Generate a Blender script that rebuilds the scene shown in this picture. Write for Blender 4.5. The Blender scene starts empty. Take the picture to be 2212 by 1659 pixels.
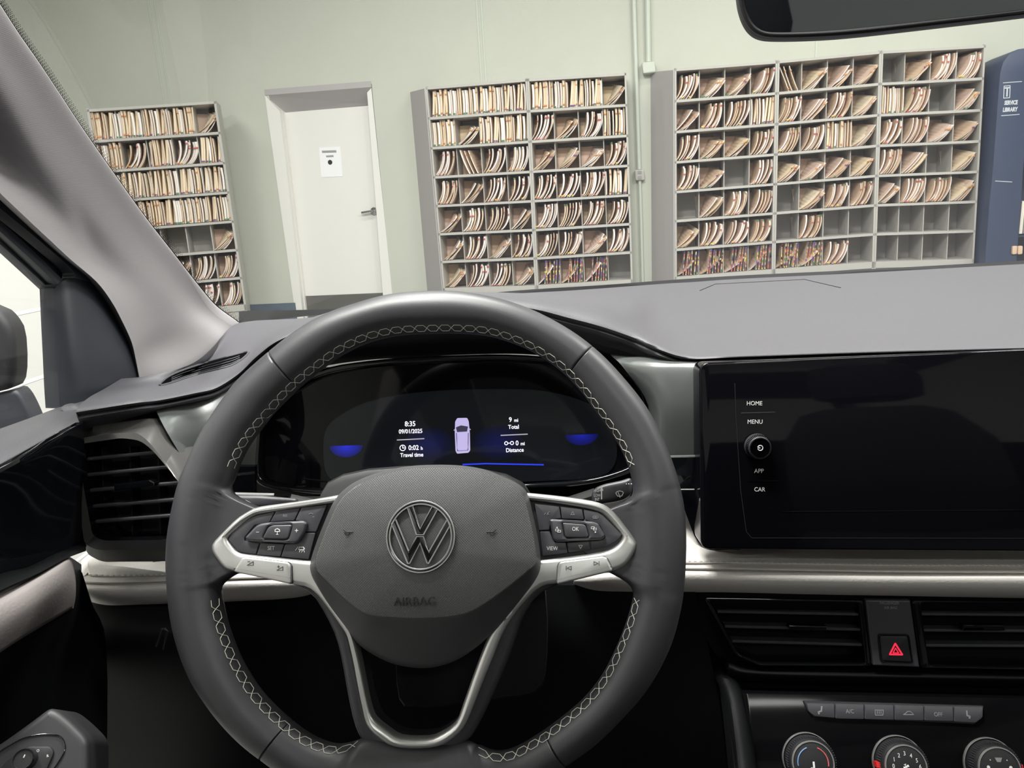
import bpy, bmesh, math, random
from mathutils import Matrix, Vector
random.seed(7)
FPX, CX, CY = 1600.0, 1106.0, 829.5
CAM = Vector((0, 0, 1.22))
RC = (Matrix.Rotation(math.radians(3.36), 3, 'Z') @ Matrix.Rotation(math.radians(76.5), 3, 'X') @ Matrix.Rotation(math.radians(-3.5), 3, 'Z'))
scene = bpy.context.scene
COL = scene.collection

def ray(px, py):
    return RC @ Vector(((px - CX) / FPX, -(py - CY) / FPX, -1))
def PY(px, py, y):
    d = ray(px, py); return CAM + d * (y / d.y)
def PZ(px, py, z):
    d = ray(px, py); return CAM + d * ((z - CAM.z) / d.z)
def PX(px, py, x):
    d = ray(px, py); return CAM + d * (x / d.x)

class Frame:
    """a plane in the world with its own u, v, n axes; px() reads where a line of sight meets it"""
    def __init__(s, px, py, y, tilt, yaw=0, slope=0.0, origin=None):
        s.O = origin if origin else PY(px, py, y)
        t, a = math.radians(tilt), math.radians(yaw)
        s.N = Vector((math.sin(a) * math.cos(t), -math.cos(a) * math.cos(t), math.sin(t))).normalized()
        A, B = s.hit(px, py, 0), s.hit(px + 60, py + 60 * slope, 0)
        s.U = (B - A).normalized(); s.V = s.N.cross(s.U).normalized()
        s.M = Matrix((s.U, s.V, s.N)).transposed().to_4x4(); s.M.translation = s.O
    def hit(s, px, py, w):
        d = ray(px, py); t = ((s.O + s.N * w) - CAM).dot(s.N) / d.dot(s.N)
        return CAM + d * t
    def px(s, px, py, w=0.0):
        h = s.hit(px, py, w) - s.O
        return (h.dot(s.U), h.dot(s.V))
    def pts(s, L, w=0.0):
        return [s.px(a, b, w) for a, b in L]
    def W(s, u, v, w=0):
        return s.O + s.U * u + s.V * v + s.N * w
    def upp(s, px, py, w=0):
        a, b = s.px(px, py, w), s.px(px + 1, py, w)
        return math.hypot(b[0] - a[0], b[1] - a[1])
I4 = Matrix.Identity(4)

# ------------------------------------------------------------ materials
def lin(c):
    c = c / 255.0
    return c / 12.92 if c <= 0.04045 else ((c + 0.055) / 1.055) ** 2.4
def rgb(r, g, b): return (lin(r), lin(g), lin(b), 1)
MATS = {}
def mat(name, col, rough=0.5, metal=0.0, bump=None, emit=None, coat=0.0, spec=0.5, mottle=None):
    m = bpy.data.materials.new(name); m.use_nodes = True
    nt = m.node_tree; b = nt.nodes['Principled BSDF']
    b.inputs['Base Color'].default_value = col
    b.inputs['Roughness'].default_value = rough
    b.inputs['Metallic'].default_value = metal
    b.inputs['Coat Weight'].default_value = coat
    b.inputs['Coat Roughness'].default_value = 0.04
    b.inputs['Specular IOR Level'].default_value = spec
    tc = nt.nodes.new('ShaderNodeTexCoord')
    if emit:
        b.inputs['Emission Color'].default_value = emit[0]; b.inputs['Emission Strength'].default_value = emit[1]
    if mottle:
        n = nt.nodes.new('ShaderNodeTexNoise'); n.inputs['Scale'].default_value = mottle[0]; n.inputs['Detail'].default_value = 4
        nt.links.new(tc.outputs['Object'], n.inputs['Vector'])
        r = nt.nodes.new('ShaderNodeMix'); r.data_type = 'RGBA'
        r.inputs[6].default_value = tuple(x * (1 - mottle[1]) for x in col[:3]) + (1,)
        r.inputs[7].default_value = tuple(min(1, x * (1 + mottle[1])) for x in col[:3]) + (1,)
        nt.links.new(n.outputs['Fac'], r.inputs[0]); nt.links.new(r.outputs[2], b.inputs['Base Color'])
    if bump:
        kind, sc, st, dist = bump
        if kind == 'noise':
            t = nt.nodes.new('ShaderNodeTexNoise'); t.inputs['Scale'].default_value = sc; t.inputs['Detail'].default_value = 3; out = t.outputs['Fac']
        elif kind == 'leather':
            t = nt.nodes.new('ShaderNodeTexVoronoi'); t.feature = 'DISTANCE_TO_EDGE'; t.inputs['Scale'].default_value = sc; out = t.outputs['Distance']
        elif kind == 'dots':
            mp = nt.nodes.new('ShaderNodeMapping'); mp.inputs['Rotation'].default_value = (0, 0, 0.785)
            nt.links.new(tc.outputs['Object'], mp.inputs['Vector'])
            t = nt.nodes.new('ShaderNodeTexVoronoi'); t.inputs['Randomness'].default_value = 0.0; t.inputs['Scale'].default_value = sc; out = t.outputs['Distance']
            t.voronoi_dimensions = '2D'
            nt.links.new(mp.outputs['Vector'], t.inputs['Vector'])
        elif kind == 'weave':
            t = nt.nodes.new('ShaderNodeTexWave'); t.bands_direction = 'Z'; t.inputs['Scale'].default_value = sc; t.inputs['Distortion'].default_value = 0.6; t.inputs['Detail'].default_value = 1; out = t.outputs['Fac']
        if kind != 'dots': nt.links.new(tc.outputs['Object'], t.inputs['Vector'])
        bp = nt.nodes.new('ShaderNodeBump'); bp.inputs['Strength'].default_value = st; bp.inputs['Distance'].default_value = dist
        nt.links.new(out, bp.inputs['Height']); nt.links.new(bp.outputs['Normal'], b.inputs['Normal'])
    MATS[name] = m
    return m
LEATHER = mat('black leather', rgb(46, 46, 50), 0.45, bump=('noise', 900, 0.12, 0.0004))
LEATHER_SM = mat('smooth black leather', rgb(48, 48, 52), 0.38, bump=('noise', 700, 0.05, 0.0003))
PAD = mat('airbag cover plastic', rgb(80, 80, 81), 0.5, bump=('dots', 820, 0.5, 0.0004))
PADP = mat('plain shade-toned airbag plastic', rgb(58, 58, 60), 0.5, bump=('noise', 1200, 0.08, 0.0003))  # darker than the dotted face: chin shade put into the colour
DASH = mat('slate dashboard skin', rgb(59, 58, 63), 0.55, bump=('leather', 420, 0.25, 0.0006))
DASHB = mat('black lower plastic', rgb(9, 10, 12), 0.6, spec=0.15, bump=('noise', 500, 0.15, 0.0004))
SATIN = mat('satin silver', rgb(194, 194, 193), 0.36, 0.82)
CHROME = mat('chrome', rgb(225, 225, 228), 0.08, 1.0)
DCHROME = mat('dark chrome', rgb(92, 92, 96), 0.12, 1.0)
GLOSS = mat('piano black', rgb(12, 13, 16), 0.06, spec=0.45)
GLOSSD = mat('deep piano black', rgb(9, 9, 11), 0.09, spec=0.1)
SLOT_SHADE = mat('painted slot shade', rgb(8, 8, 9), 1.0, spec=0.0)  # flat dark tone for the unlit demister slot
GLOSSG = mat('grey satin fascia', rgb(90, 93, 92), 0.28, 0.15)
SURR = mat('vent surround reflection grey', rgb(84, 83, 82), 0.22, 0.15)  # grey paints the light reflected in the gloss black surround
SLATM = mat('vent slat plastic', rgb(58, 59, 62), 0.3)
MATTB = mat('matt black plastic', rgb(24, 24, 27), 0.55)
BTN = mat('button plastic', rgb(58, 57, 62), 0.42)
SCREEN = mat('dark display glass', rgb(9, 9, 13), 0.045, coat=0.0, spec=0.2)
FAB = mat('grey pillar cloth', rgb(142, 139, 141), 0.85, bump=('weave', 240, 0.1, 0.0005))
CREAM = mat('pale grey leatherette', rgb(210, 206, 202), 0.6, bump=('leather', 260, 0.35, 0.0006))
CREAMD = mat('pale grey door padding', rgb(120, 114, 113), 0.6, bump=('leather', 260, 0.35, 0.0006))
THREAD = mat('off-white thread', rgb(196, 194, 182), 0.7)
GTHREAD = mat('grey thread', rgb(170, 167, 163), 0.7)
INK = mat('white print', rgb(215, 215, 215), 0.5)
INKF = mat('faded print', rgb(128, 128, 130), 0.5)
DINK = mat('dark print', rgb(70, 70, 72), 0.5)
RED = mat('red plastic', rgb(200, 40, 40), 0.4)
BLUEM = mat('blue print', rgb(110, 145, 190), 0.5)
REDM = mat('salmon print', rgb(200, 95, 90), 0.5)
DOORB = mat('door frame plastic', rgb(40, 43, 50), 0.5, bump=('noise', 600, 0.1, 0.0004))
LCDW = mat('display white', rgb(20, 20, 20), 0.4, emit=((0.90, 0.87, 1, 1), 1.5))
LCDG = mat('display grey line', rgb(20, 20, 20), 0.4, emit=((0.65, 0.62, 0.72, 1), 0.75))
LCDV = mat('display car body', rgb(20, 20, 20), 0.4, emit=((0.50, 0.44, 0.74, 1), 1.15))
LCDV2 = mat('display car shade', rgb(20, 20, 20), 0.4, emit=((0.06, 0.06, 0.12, 1), 0.6))
LCDB = mat('display blue line', rgb(10, 10, 20), 0.4, emit=((0.02, 0.05, 1, 1), 0.9))
LCDK = mat('display lit black', rgb(9, 9, 13), 0.05, spec=0.28, emit=((0.45, 0.55, 0.62, 1), 0.010))
HAZ = mat('red hazard light', rgb(60, 5, 8), 0.4, emit=((1, 0.03, 0.08, 1), 1.1))

def glow_mat(name, col, strength, cx, cy, rx, ry, half=False):
    """a lit display gradient: emission falls off from (cx, cy) in the display's own coordinates"""
    m = bpy.data.materials.new(name); m.use_nodes = True
    nt = m.node_tree; b = nt.nodes['Principled BSDF']
    b.inputs['Base Color'].default_value = rgb(9, 9, 13); b.inputs['Roughness'].default_value = 0.05
    tc = nt.nodes.new('ShaderNodeTexCoord'); mp = nt.nodes.new('ShaderNodeMapping')
    mp.inputs['Location'].default_value = (-cx / rx, -cy / ry, 0); mp.inputs['Scale'].default_value = (1 / rx, 1 / ry, 0)
    g = nt.nodes.new('ShaderNodeTexGradient'); g.gradient_type = 'SPHERICAL'
    mu = nt.nodes.new('ShaderNodeMath'); mu.operation = 'MULTIPLY'; mu.inputs[1].default_value = strength
    nt.links.new(tc.outputs['Object'], mp.inputs['Vector']); nt.links.new(mp.outputs['Vector'], g.inputs['Vector'])
    nt.links.new(g.outputs['Fac'], mu.inputs[0])
    vm = nt.nodes.new('ShaderNodeVectorMath'); vm.operation = 'SCALE'; vm.inputs[0].default_value = col[:3]; nt.links.new(mu.outputs[0], vm.inputs['Scale'])
    va = nt.nodes.new('ShaderNodeVectorMath'); va.operation = 'ADD'; va.inputs[1].default_value = (.0045, .0055, .0062); nt.links.new(vm.outputs[0], va.inputs[0])
    nt.links.new(va.outputs[0], b.inputs['Emission Color']); b.inputs['Emission Strength'].default_value = 1; b.inputs['Specular IOR Level'].default_value = .28
    return m

def glass_mat(name, tint, refl):
    m = bpy.data.materials.new(name); m.use_nodes = True
    nt = m.node_tree; nt.nodes.clear()
    o = nt.nodes.new('ShaderNodeOutputMaterial'); mx = nt.nodes.new('ShaderNodeMixShader')
    t = nt.nodes.new('ShaderNodeBsdfTransparent'); t.inputs[0].default_value = tint
    g = nt.nodes.new('ShaderNodeBsdfGlossy'); g.inputs['Roughness'].default_value = 0.02
    lw = nt.nodes.new('ShaderNodeLayerWeight'); lw.inputs['Blend'].default_value = .5      # |cos| based, the same from both sides
    pw = nt.nodes.new('ShaderNodeMath'); pw.operation = 'POWER'; pw.inputs[1].default_value = 5.0
    ma = nt.nodes.new('ShaderNodeMath'); ma.operation = 'MULTIPLY_ADD'; ma.inputs[1].default_value = 1 - refl; ma.inputs[2].default_value = refl
    nt.links.new(lw.outputs['Facing'], pw.inputs[0]); nt.links.new(pw.outputs[0], ma.inputs[0])
    nt.links.new(ma.outputs[0], mx.inputs[0]); nt.links.new(t.outputs[0], mx.inputs[1]); nt.links.new(g.outputs[0], mx.inputs[2])
    nt.links.new(mx.outputs[0], o.inputs[0])
    return m
GLASS = glass_mat('window glass', (0.97, 0.985, 0.975, 1), 0.035)

# ------------------------------------------------------------ mesh building
WM = {}
class MB:
    def __init__(s, space=I4):
        s.v, s.f, s.m, s.mats, s.space = [], [], [], [], space
    def mi(s, m):
        if m not in s.mats: s.mats.append(m)
        return s.mats.index(m)
    def add(s, verts, faces, m, X=None):
        o = len(s.v)
        s.v += [X @ Vector(p) if X else Vector(p) for p in verts]
        k = s.mi(m)
        for f in faces: s.f.append([o + i for i in f]); s.m.append(k)
        return s
    def mesh(s, me, m, X=None):
        s.add([v.co for v in me.vertices], [list(p.vertices) for p in me.polygons], m, X)
        bpy.data.meshes.remove(me)
        return s
    def box(s, a, b, m, X=None):
        x0, y0, z0 = a; x1, y1, z1 = b
        return s.add([(x0, y0, z0), (x1, y0, z0), (x1, y1, z0), (x0, y1, z0), (x0, y0, z1), (x1, y0, z1), (x1, y1, z1), (x0, y1, z1)],
                     [(0, 3, 2, 1), (4, 5, 6, 7), (0, 1, 5, 4), (1, 2, 6, 5), (2, 3, 7, 6), (3, 0, 4, 7)], m, X)
    def hexa(s, p, m):
        return s.add(p, [(0, 3, 2, 1), (4, 5, 6, 7), (0, 1, 5, 4), (1, 2, 6, 5), (2, 3, 7, 6), (3, 0, 4, 7)], m)
    def rings(s, R, m, close=True, cap0=False, cap1=False):
        """R: list of rings (equal length); quads between them"""
        n = len(R[0]); V = [p for r in R for p in r]; F = []
        for i in range(len(R) - 1):
            for j in range(n if close else n - 1):
                k = (j + 1) % n
                F.append((i * n + j, i * n + k, (i + 1) * n + k, (i + 1) * n + j))
        if cap0: F.append(tuple(reversed(range(n))))
        if cap1: F.append(tuple(range((len(R) - 1) * n, len(R) * n)))
        return s.add(V, F, m)
    def tube(s, P, r, m, n=8, closed=False):
        P = [Vector(p) for p in P]; R = []
        L = len(P)
        for i, p in enumerate(P):
            a = P[(i - 1) % L] if closed or i > 0 else P[i]
            b = P[(i + 1) % L] if closed or i < L - 1 else P[i]
            t = (b - a).normalized()
            up = Vector((0, 0, 1)) if abs(t.z) < 0.9 else Vector((0, 1, 0))
            e = t.cross(up).normalized(); g = e.cross(t)
            rr = r[i] if isinstance(r, (list, tuple)) else r
            R.append([p + (e * math.cos(2 * math.pi * k / n) + g * math.sin(2 * math.pi * k / n)) * rr for k in range(n)])
        if closed: R.append(R[0])
        return s.rings(R, m, True, not closed, not closed)
    def lathe(s, prof, c, m, ax=(0, 0, 1), n=48, cap=True):
        """prof: (radius, height) list about axis ax at c"""
        ax = Vector(ax).normalized(); e = ax.orthogonal().normalized(); g = ax.cross(e); c = Vector(c)
        R = [[c + ax * h + (e * math.cos(2 * math.pi * k / n) + g * math.sin(2 * math.pi * k / n)) * max(r, 1e-5) for k in range(n)] for r, h in prof]
        return s.rings(R, m, True, cap, cap)
    def prism(s, outlines, z0, z1, m, bevel=0.0, seg=2):
        """closed 2D outlines (first = outside, others = holes), extruded from z0 to z1"""
        if not isinstance(outlines[0][0], (tuple, list)): outlines = [outlines]
        bevel = min(bevel, (z1 - z0) * .9)
        loops = []
        for k, L in enumerate(outlines):
            L = [Vector((p[0], p[1])) for p in L]
            L = [p for i, p in enumerate(L) if (p - L[i - 1]).length > 2e-6]
            ar = sum(L[i - 1].x * L[i].y - L[i].x * L[i - 1].y for i in range(len(L)))
            if (ar > 0) != (k == 0): L.reverse()
            loops.append(L)
        def off(L, d):
            if d <= 0: return L
            out = []; n = len(L)
            for i in range(n):
                a, b = (L[i] - L[i - 1]), (L[(i + 1) % n] - L[i])
                a.normalize(); b.normalize()
                na, nb = Vector((-a.y, a.x)), Vector((-b.y, b.x)); m = na + nb
                if m.length < 1e-4: m = na.copy()
                m.normalize(); out.append(L[i] + m * (d / max(.55, m.dot(na))))
            return out
        prof = [(0, z0), (0, z1 - bevel)] if bevel else [(0, z0), (0, z1)]
        if bevel:
            for q in range(1, seg + 1):
                a = math.pi / 2 * q / seg; prof.append((bevel * (1 - math.cos(a)), z1 - bevel + bevel * math.sin(a)))
        top = []
        for L in loops:
            R = [[(*p, z) for p in off(L, d)] for d, z in prof]
            s.rings(R, m); top.append(R[-1])
        from mathutils.geometry import delaunay_2d_cdt
        for z, lp in ((z1, [[Vector((p[0], p[1])) for p in L] for L in top]), (z0, loops)):
            V, E = [], []
            for L in lp:
                o = len(V); V += L; E += [(o + i, o + (i + 1) % len(L)) for i in range(len(L))]
            if len(lp) == 1 and len(V) <= 4: s.add([(p.x, p.y, z) for p in V], [tuple(range(len(V)))], m); continue
            vo, _, fo, _, _, _ = delaunay_2d_cdt([p.copy() for p in V], E, [], 1, 1e-7)
            keep = []
            for f in fo:
                cx_ = sum(vo[i].x for i in f) / len(f); cy_ = sum(vo[i].y for i in f) / len(f); ins = False
                for L in lp:
                    for i in range(len(L)):
                        a, b = L[i - 1], L[i]
                        if (a.y > cy_) != (b.y > cy_) and cx_ < (b.x - a.x) * (cy_ - a.y) / (b.y - a.y) + a.x: ins = not ins
                if ins: keep.append(tuple(f))
            s.add([(p.x, p.y, z) for p in vo], keep, m)
        return s
    def text(s, body, X, size, m, depth=0.0001, sx=1.0, align='CENTER', weight=0.0):
        cu = bpy.data.curves.new('t', 'FONT'); cu.body = body; cu.align_x = align; cu.align_y = 'CENTER'
        cu.size = size; cu.extrude = depth; cu.offset = weight; cu.resolution_u = 3
        o = bpy.data.objects.new('t', cu); me = bpy.data.meshes.new_from_object(o)
        bpy.data.objects.remove(o); bpy.data.curves.remove(cu)
        return s.mesh(me, m, X @ Matrix.Diagonal((sx, 1, 1, 1)))
    def label(s, F, body, px, py, cap, w, m, slope=0.0, sx=0.9, weight=0.0):
        """lettering of a cap height given in photo pixels, lying on frame F at height w"""
        a, b = F.px(px - 20, py - 20 * slope, w), F.px(px + 20, py + 20 * slope, w)
        ang = math.atan2(b[1] - a[1], b[0] - a[0]); c = F.px(px, py, w)
        sz = cap * F.upp(px, py, w) / 0.72
        return s.text(body, Matrix.Translation((c[0], c[1], w)) @ Matrix.Rotation(ang, 4, 'Z'), sz, m, 0.00012, sx, weight=weight)
    def line(s, F, L, wpx, w, m, closed=False, h=0.00025):
        """a thin raised line through photo points L on frame F"""
        P = F.pts(L, w); r = wpx * F.upp(L[0][0], L[0][1], w) / 2
        n = len(P)
        for i in range(n if closed else n - 1):
            a, b = Vector(P[i]), Vector(P[(i + 1) % n]); d = (b - a)
            if d.length < 1e-7: continue
            d.normalize(); q = Vector((-d.y, d.x)) * r; a = a - d * r * .5; b = b + d * r * .5
            s.add([(a.x - q.x, a.y - q.y, w), (b.x - q.x, b.y - q.y, w), (b.x + q.x, b.y + q.y, w), (a.x + q.x, a.y + q.y, w),
                   (a.x - q.x, a.y - q.y, w + h), (b.x - q.x, b.y - q.y, w + h), (b.x + q.x, b.y + q.y, w + h), (a.x + q.x, a.y + q.y, w + h)],
                  [(0, 3, 2, 1), (4, 5, 6, 7), (0, 1, 5, 4), (1, 2, 6, 5), (2, 3, 7, 6), (3, 0, 4, 7)], m)
        return s
    def poly(s, F, L, w0, w1, m, bevel=0.0, ref=None):
        """prism whose outline is read from photo points on frame F"""
        return s.prism(F.pts(L, w1 if ref is None else ref), w0, w1, m, bevel)
    def build(s, name, parent=None, mods=None, smooth=35, props=None):
        me = bpy.data.meshes.new(name)
        if parent is not None:
            T = WM[parent.name].inverted() @ s.space; loc = I4
        else:
            vs = [s.space @ v for v in s.v]
            lo = [min(v[i] for v in vs) for i in range(3)]; hi = [max(v[i] for v in vs) for i in range(3)]
            loc = Matrix.Translation(((lo[0] + hi[0]) / 2, (lo[1] + hi[1]) / 2, lo[2]))
            T = loc.inverted() @ s.space
        me.from_pydata([tuple(T @ v) for v in s.v], [], s.f)
        for m in s.mats: me.materials.append(m)
        me.polygons.foreach_set('material_index', s.m)
        me.polygons.foreach_set('use_smooth', [True] * len(me.polygons))
        me.update()
        bm = bmesh.new(); bm.from_mesh(me); bmesh.ops.remove_doubles(bm, verts=bm.verts, dist=1e-6)
        bmesh.ops.recalc_face_normals(bm, faces=bm.faces); bm.to_mesh(me); bm.free()
        me.set_sharp_from_angle(angle=math.radians(smooth))
        o = bpy.data.objects.new(name, me); COL.objects.link(o)
        if parent is not None: o.parent = parent; WM[o.name] = WM[parent.name].copy()
        else: o.matrix_world = loc; WM[o.name] = loc.copy()
        return o

def tag(o, label, cat, group=None, kind=None):
    if kind: o['kind'] = kind
    if label: o['label'] = label
    if cat: o['category'] = cat
    if group: o['group'] = group
    return o
def empty(name, M, label, cat, group=None, kind=None):
    o = bpy.data.objects.new(name, None); COL.objects.link(o); o.empty_display_size = 0.05
    if isinstance(M, Vector): M = Matrix.Translation(M)
    o.matrix_world = M; WM[o.name] = M.copy()
    return tag(o, label, cat, group, kind)
def struct(o): o['kind'] = 'structure'; return o

def chaikin(P, n=2, closed=True):
    for _ in range(n):
        Q = []; L = len(P)
        for i in range(L if closed else L - 1):
            a, b = P[i], P[(i + 1) % L]
            Q += [tuple(a[k] * .75 + b[k] * .25 for k in range(len(a))), tuple(a[k] * .25 + b[k] * .75 for k in range(len(a)))]
        if not closed: Q = [P[0]] + Q + [P[-1]]
        P = Q
    return P
def cr(P, n=6, closed=False):
    """Catmull-Rom through points (tuples or Vectors)"""
    P = [Vector(p) for p in P]; L = len(P); out = []
    for i in range(L if closed else L - 1):
        p1, p2 = P[i], P[(i + 1) % L]
        p0 = P[(i - 1) % L] if closed or i > 0 else p1 * 2 - p2
        p3 = P[(i + 2) % L] if closed or i + 2 < L else p2 * 2 - p1
        for k in range(n):
            t = k / n
            out.append(0.5 * ((2 * p1) + (p2 - p0) * t + (2 * p0 - 5 * p1 + 4 * p2 - p3) * t * t + (3 * p1 - p0 - 3 * p2 + p3) * t ** 3))
    if not closed: out.append(P[-1])
    return out
def crt(P, n=6, closed=False): return [tuple(p) for p in cr([Vector((a, b, 0)) for a, b in P], n, closed)]
def cr2(P, n=6, closed=False): return [(p[0], p[1]) for p in crt(P, n, closed)]
def fillet(P, r, n=5):
    out = []; L = len(P)
    for i in range(L):
        p, a, b = Vector(P[i]), Vector(P[i - 1]), Vector(P[(i + 1) % L])
        da, db = (a - p), (b - p); ra = min(r, da.length * .45, db.length * .45)
        s, e = p + da.normalized() * ra, p + db.normalized() * ra
        for k in range(n + 1):
            t = k / n; out.append(tuple(s * (1 - t) ** 2 + p * 2 * t * (1 - t) + e * t * t))
    return out
def patch(mb, G, m, nu=6, nv=5, thick=0.0, back=None):
    """smooth surface through a grid of world points G[row][col]; with thick it becomes a closed shell pushed along back"""
    rows = [cr(r, nu) for r in G]
    cols = [cr([rows[i][j] for i in range(len(rows))], nv) for j in range(len(rows[0]))]
    R = [[cols[j][i] for j in range(len(cols))] for i in range(len(cols[0]))]
    mb.rings(R, m, close=False)
    if thick:
        b = Vector(back) * thick
        R2 = [[p + b for p in r] for r in R]
        mb.rings(R2, m, close=False)
        edge = [R[0][j] for j in range(len(R[0]))] + [R[i][-1] for i in range(1, len(R))] + [R[-1][j] for j in range(len(R[0]) - 2, -1, -1)] + [R[i][0] for i in range(len(R) - 2, 0, -1)]
        mb.rings([edge, [p + b for p in edge]], m, close=True)
    return R
LAMPS = [(-4, 4.6, 45), (-1, 4.6, 45), (2, 4.6, 45), (5, 4.6, 45), (-3.8, 1.6, 130), (-.2, 1.7, 230), (2.8, 1.6, 200), (5.8, 1.6, 120), (-.85, .2, 300), (1.5, -.6, 90), (4.2, -1.0, 100), (1.2, -3.6, 60), (-3, -4, 80), (5, -4, 60)]  # unseen fixtures; the one by the block wall is added to brighten it
EXPO = -0.08
# ------------------------------------------------------------ steering wheel
FW = Frame(922, 1165, 0.4855, 24)
wheel = empty('steering_wheel', FW.M, 'black leather steering wheel with silver three-spoke trim and round chrome emblem', 'steering wheel')
mm = 0.001
def local(L, w=0.0): return [Vector((*FW.px(a, b, w), 0)) for a, b in L]
RC0 = Vector((*FW.px(922, 1180), 0))
OUT = [(940,630),(846,637),(767,658),(702,681),(647,712),(586,759),(521,817),(485,862),(441,929),(409,995),(387,1052),(369,1135),(363,1200),(365,1265),(372,1331),(387,1396),(412,1461),(445,1515),(484,1565),(528,1609),(575,1645),(640,1690),(720,1722),(820,1745),(922,1752),(1020,1744),(1110,1722),(1180,1685),(1225,1652),(1283,1610),(1333,1563),(1387,1503),(1423,1448),(1452,1385),(1470,1318),(1478,1262),(1482,1186),(1479,1106),(1464,1034),(1435,954),(1395,878),(1334,802),(1283,752),(1225,710),(1153,672),(1081,647),(1008,633)]
INN = [(940,720),(860,724),(792,740),(735,768),(700,793),(650,833),(603,880),(567,922),(535,966),(514,1010),(502,1050),(506,1074),(545,1092),(610,1112),(610,1160),(560,1215),(500,1245),(480,1262),(480,1300),(490,1345),(502,1380),(520,1424),(556,1484),(593,1526),(629,1558),(665,1585),(705,1603),(740,1608),(775,1597),(800,1590),(860,1600),(922,1602),(980,1602),(1010,1598),(1040,1612),(1070,1623),(1105,1618),(1140,1600),(1182,1573),(1225,1540),(1261,1508),(1297,1464),(1326,1410),(1351,1349),(1364,1305),(1368,1277),(1352,1254),(1300,1230),(1240,1180),(1240,1120),(1300,1102),(1352,1092),(1366,1072),(1366,1040),(1348,984),(1319,933),(1283,884),(1259,850),(1222,810),(1186,782),(1135,752),(1063,727),(1000,720)]
def polar(L):
    T = []
    for p in cr(local(L), 4, True):
        d = p - RC0; T.append((math.atan2(d.y, d.x), d.length))
    T.sort(); return T
PO, PI_ = polar(OUT), polar(INN)
def smooth_polar(T, wdt):
    out = []
    for k in range(720):
        a = -math.pi + k * math.pi / 360; sw = sr = 0
        for q in range(-8, 9):
            w_ = math.exp(-(q / 4) ** 2); sr += rad(T, a + q * wdt / 8) * w_; sw += w_
        out.append((a, sr / sw))
    return out
def rad(T, a):
    a = math.atan2(math.sin(a), math.cos(a))
    import bisect
    i = bisect.bisect([t[0] for t in T], a); t0 = T[i - 1]; t1 = T[i % len(T)]
    d = (t1[0] - t0[0]) % (2 * math.pi) or 1e-9; k = ((a - t0[0]) % (2 * math.pi)) / d
    return t0[1] + (t1[1] - t0[1]) * min(max(k, 0), 1)
def angof(px, py):
    d = Vector((*FW.px(px, py), 0)) - RC0; return math.atan2(d.y, d.x)
HB, W0 = 0.0165, 0.0375                     # half depth and natural width of the grip
SH = lambda s, wd: HB * math.sqrt(max(0, 1 - ((s - min(wd, W0) / 2) / (min(wd, W0) / 2)) ** 2))
def rimpt(a, t, shrink=0.0):
    """t 0..1 runs over the front from outer to inner edge, 1..2 back over the rear side"""
    ro, ri = rad(PO, a), rad(PI_, a); wd = ro - ri
    front = t <= 1; k = t if front else 2 - t
    s = wd * (1 - math.cos(math.pi * k)) / 2
    h = SH(s, wd) if s < min(wd, W0) else 0
    if wd > W0 * 1.02:
        x = min(1, max(0, (wd - W0) / 0.004)); tail = 0.0085 * x * math.sqrt(max(0, 1 - (max(0, s - wd + 0.008) / 0.008) ** 2)) if s > W0 * .5 else 0
        h = (h ** 4 + tail ** 4) ** .25
    h -= shrink; r = ro - s
    return Vector((RC0.x + math.cos(a) * r, RC0.y + math.sin(a) * r, h if front else -h))
SEAMS = [((586,763),(612,795)), ((1280,757),(1225,812)), ((622,1566),(566,1640)), ((1181,1580),(1212,1640))]
sa = [(angof(*a) + angof(*b)) / 2 for a, b in SEAMS]
PI_ = smooth_polar(PI_, math.radians(3.0))
A = [i * 2 * math.pi / 640 - math.pi for i in range(640)]
for x in sa: A += [x - .0052, x - .0026, x, x + .0026, x + .0052]
A.sort()
NP = 22
def seamshrink(a):
    return max([max(0, 1 - abs(a - x) / .004) for x in sa]) * 0.0016
mb = MB(FW.M)
R = [[rimpt(a, 2 * j / (2 * NP), seamshrink(a)) for j in range(2 * NP)] for a in A]
mb.rings(R + [R[0]], LEATHER)
rim = mb.build('rim', wheel, smooth=50)
# cross stitching along the inside of the grip
def stitch(a0, a1):
    mb = MB(FW.M); step = 0.0560; n = max(2, int(abs(a1 - a0) / step)); st = (a1 - a0) / n
    def sp(a, off):
        wd = rad(PO, a) - rad(PI_, a)
        # on the inner shoulder of the grip, off = distance (m) from the inner edge measured across the front
        s = wd - off; k = math.acos(max(-1, min(1, 1 - 2 * s / wd))) / math.pi
        return rimpt(a, k, -0.0004)
    for i in range(n):
        a = a0 + st * i; r = 0.00023
        lo, hi = 0.0005, 0.0034
        mb.tube([sp(a + st * .02, hi), sp(a + st * .5, hi)], r, THREAD, 5)
        mb.tube([sp(a + st * .02, lo), sp(a + st * .5, lo)], r, THREAD, 5)
        mb.tube([sp(a + st * .52, hi), sp(a + st * .76, (lo + hi) / 2), sp(a + st * 1.0, lo)], r, THREAD, 5)
        mb.tube([sp(a + st * .52, lo), sp(a + st * .76, (lo + hi) / 2), sp(a + st * 1.0, hi)], r, THREAD, 5)
    tag(mb.build('stitching', wheel), 'off-white cross stitching', None)
stitch(angof(503, 1010), angof(1358, 1010) )
stitch(angof(482, 1290) , angof(778, 1590) + 0)
stitch(angof(1030, 1595), angof(1366, 1290))
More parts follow.
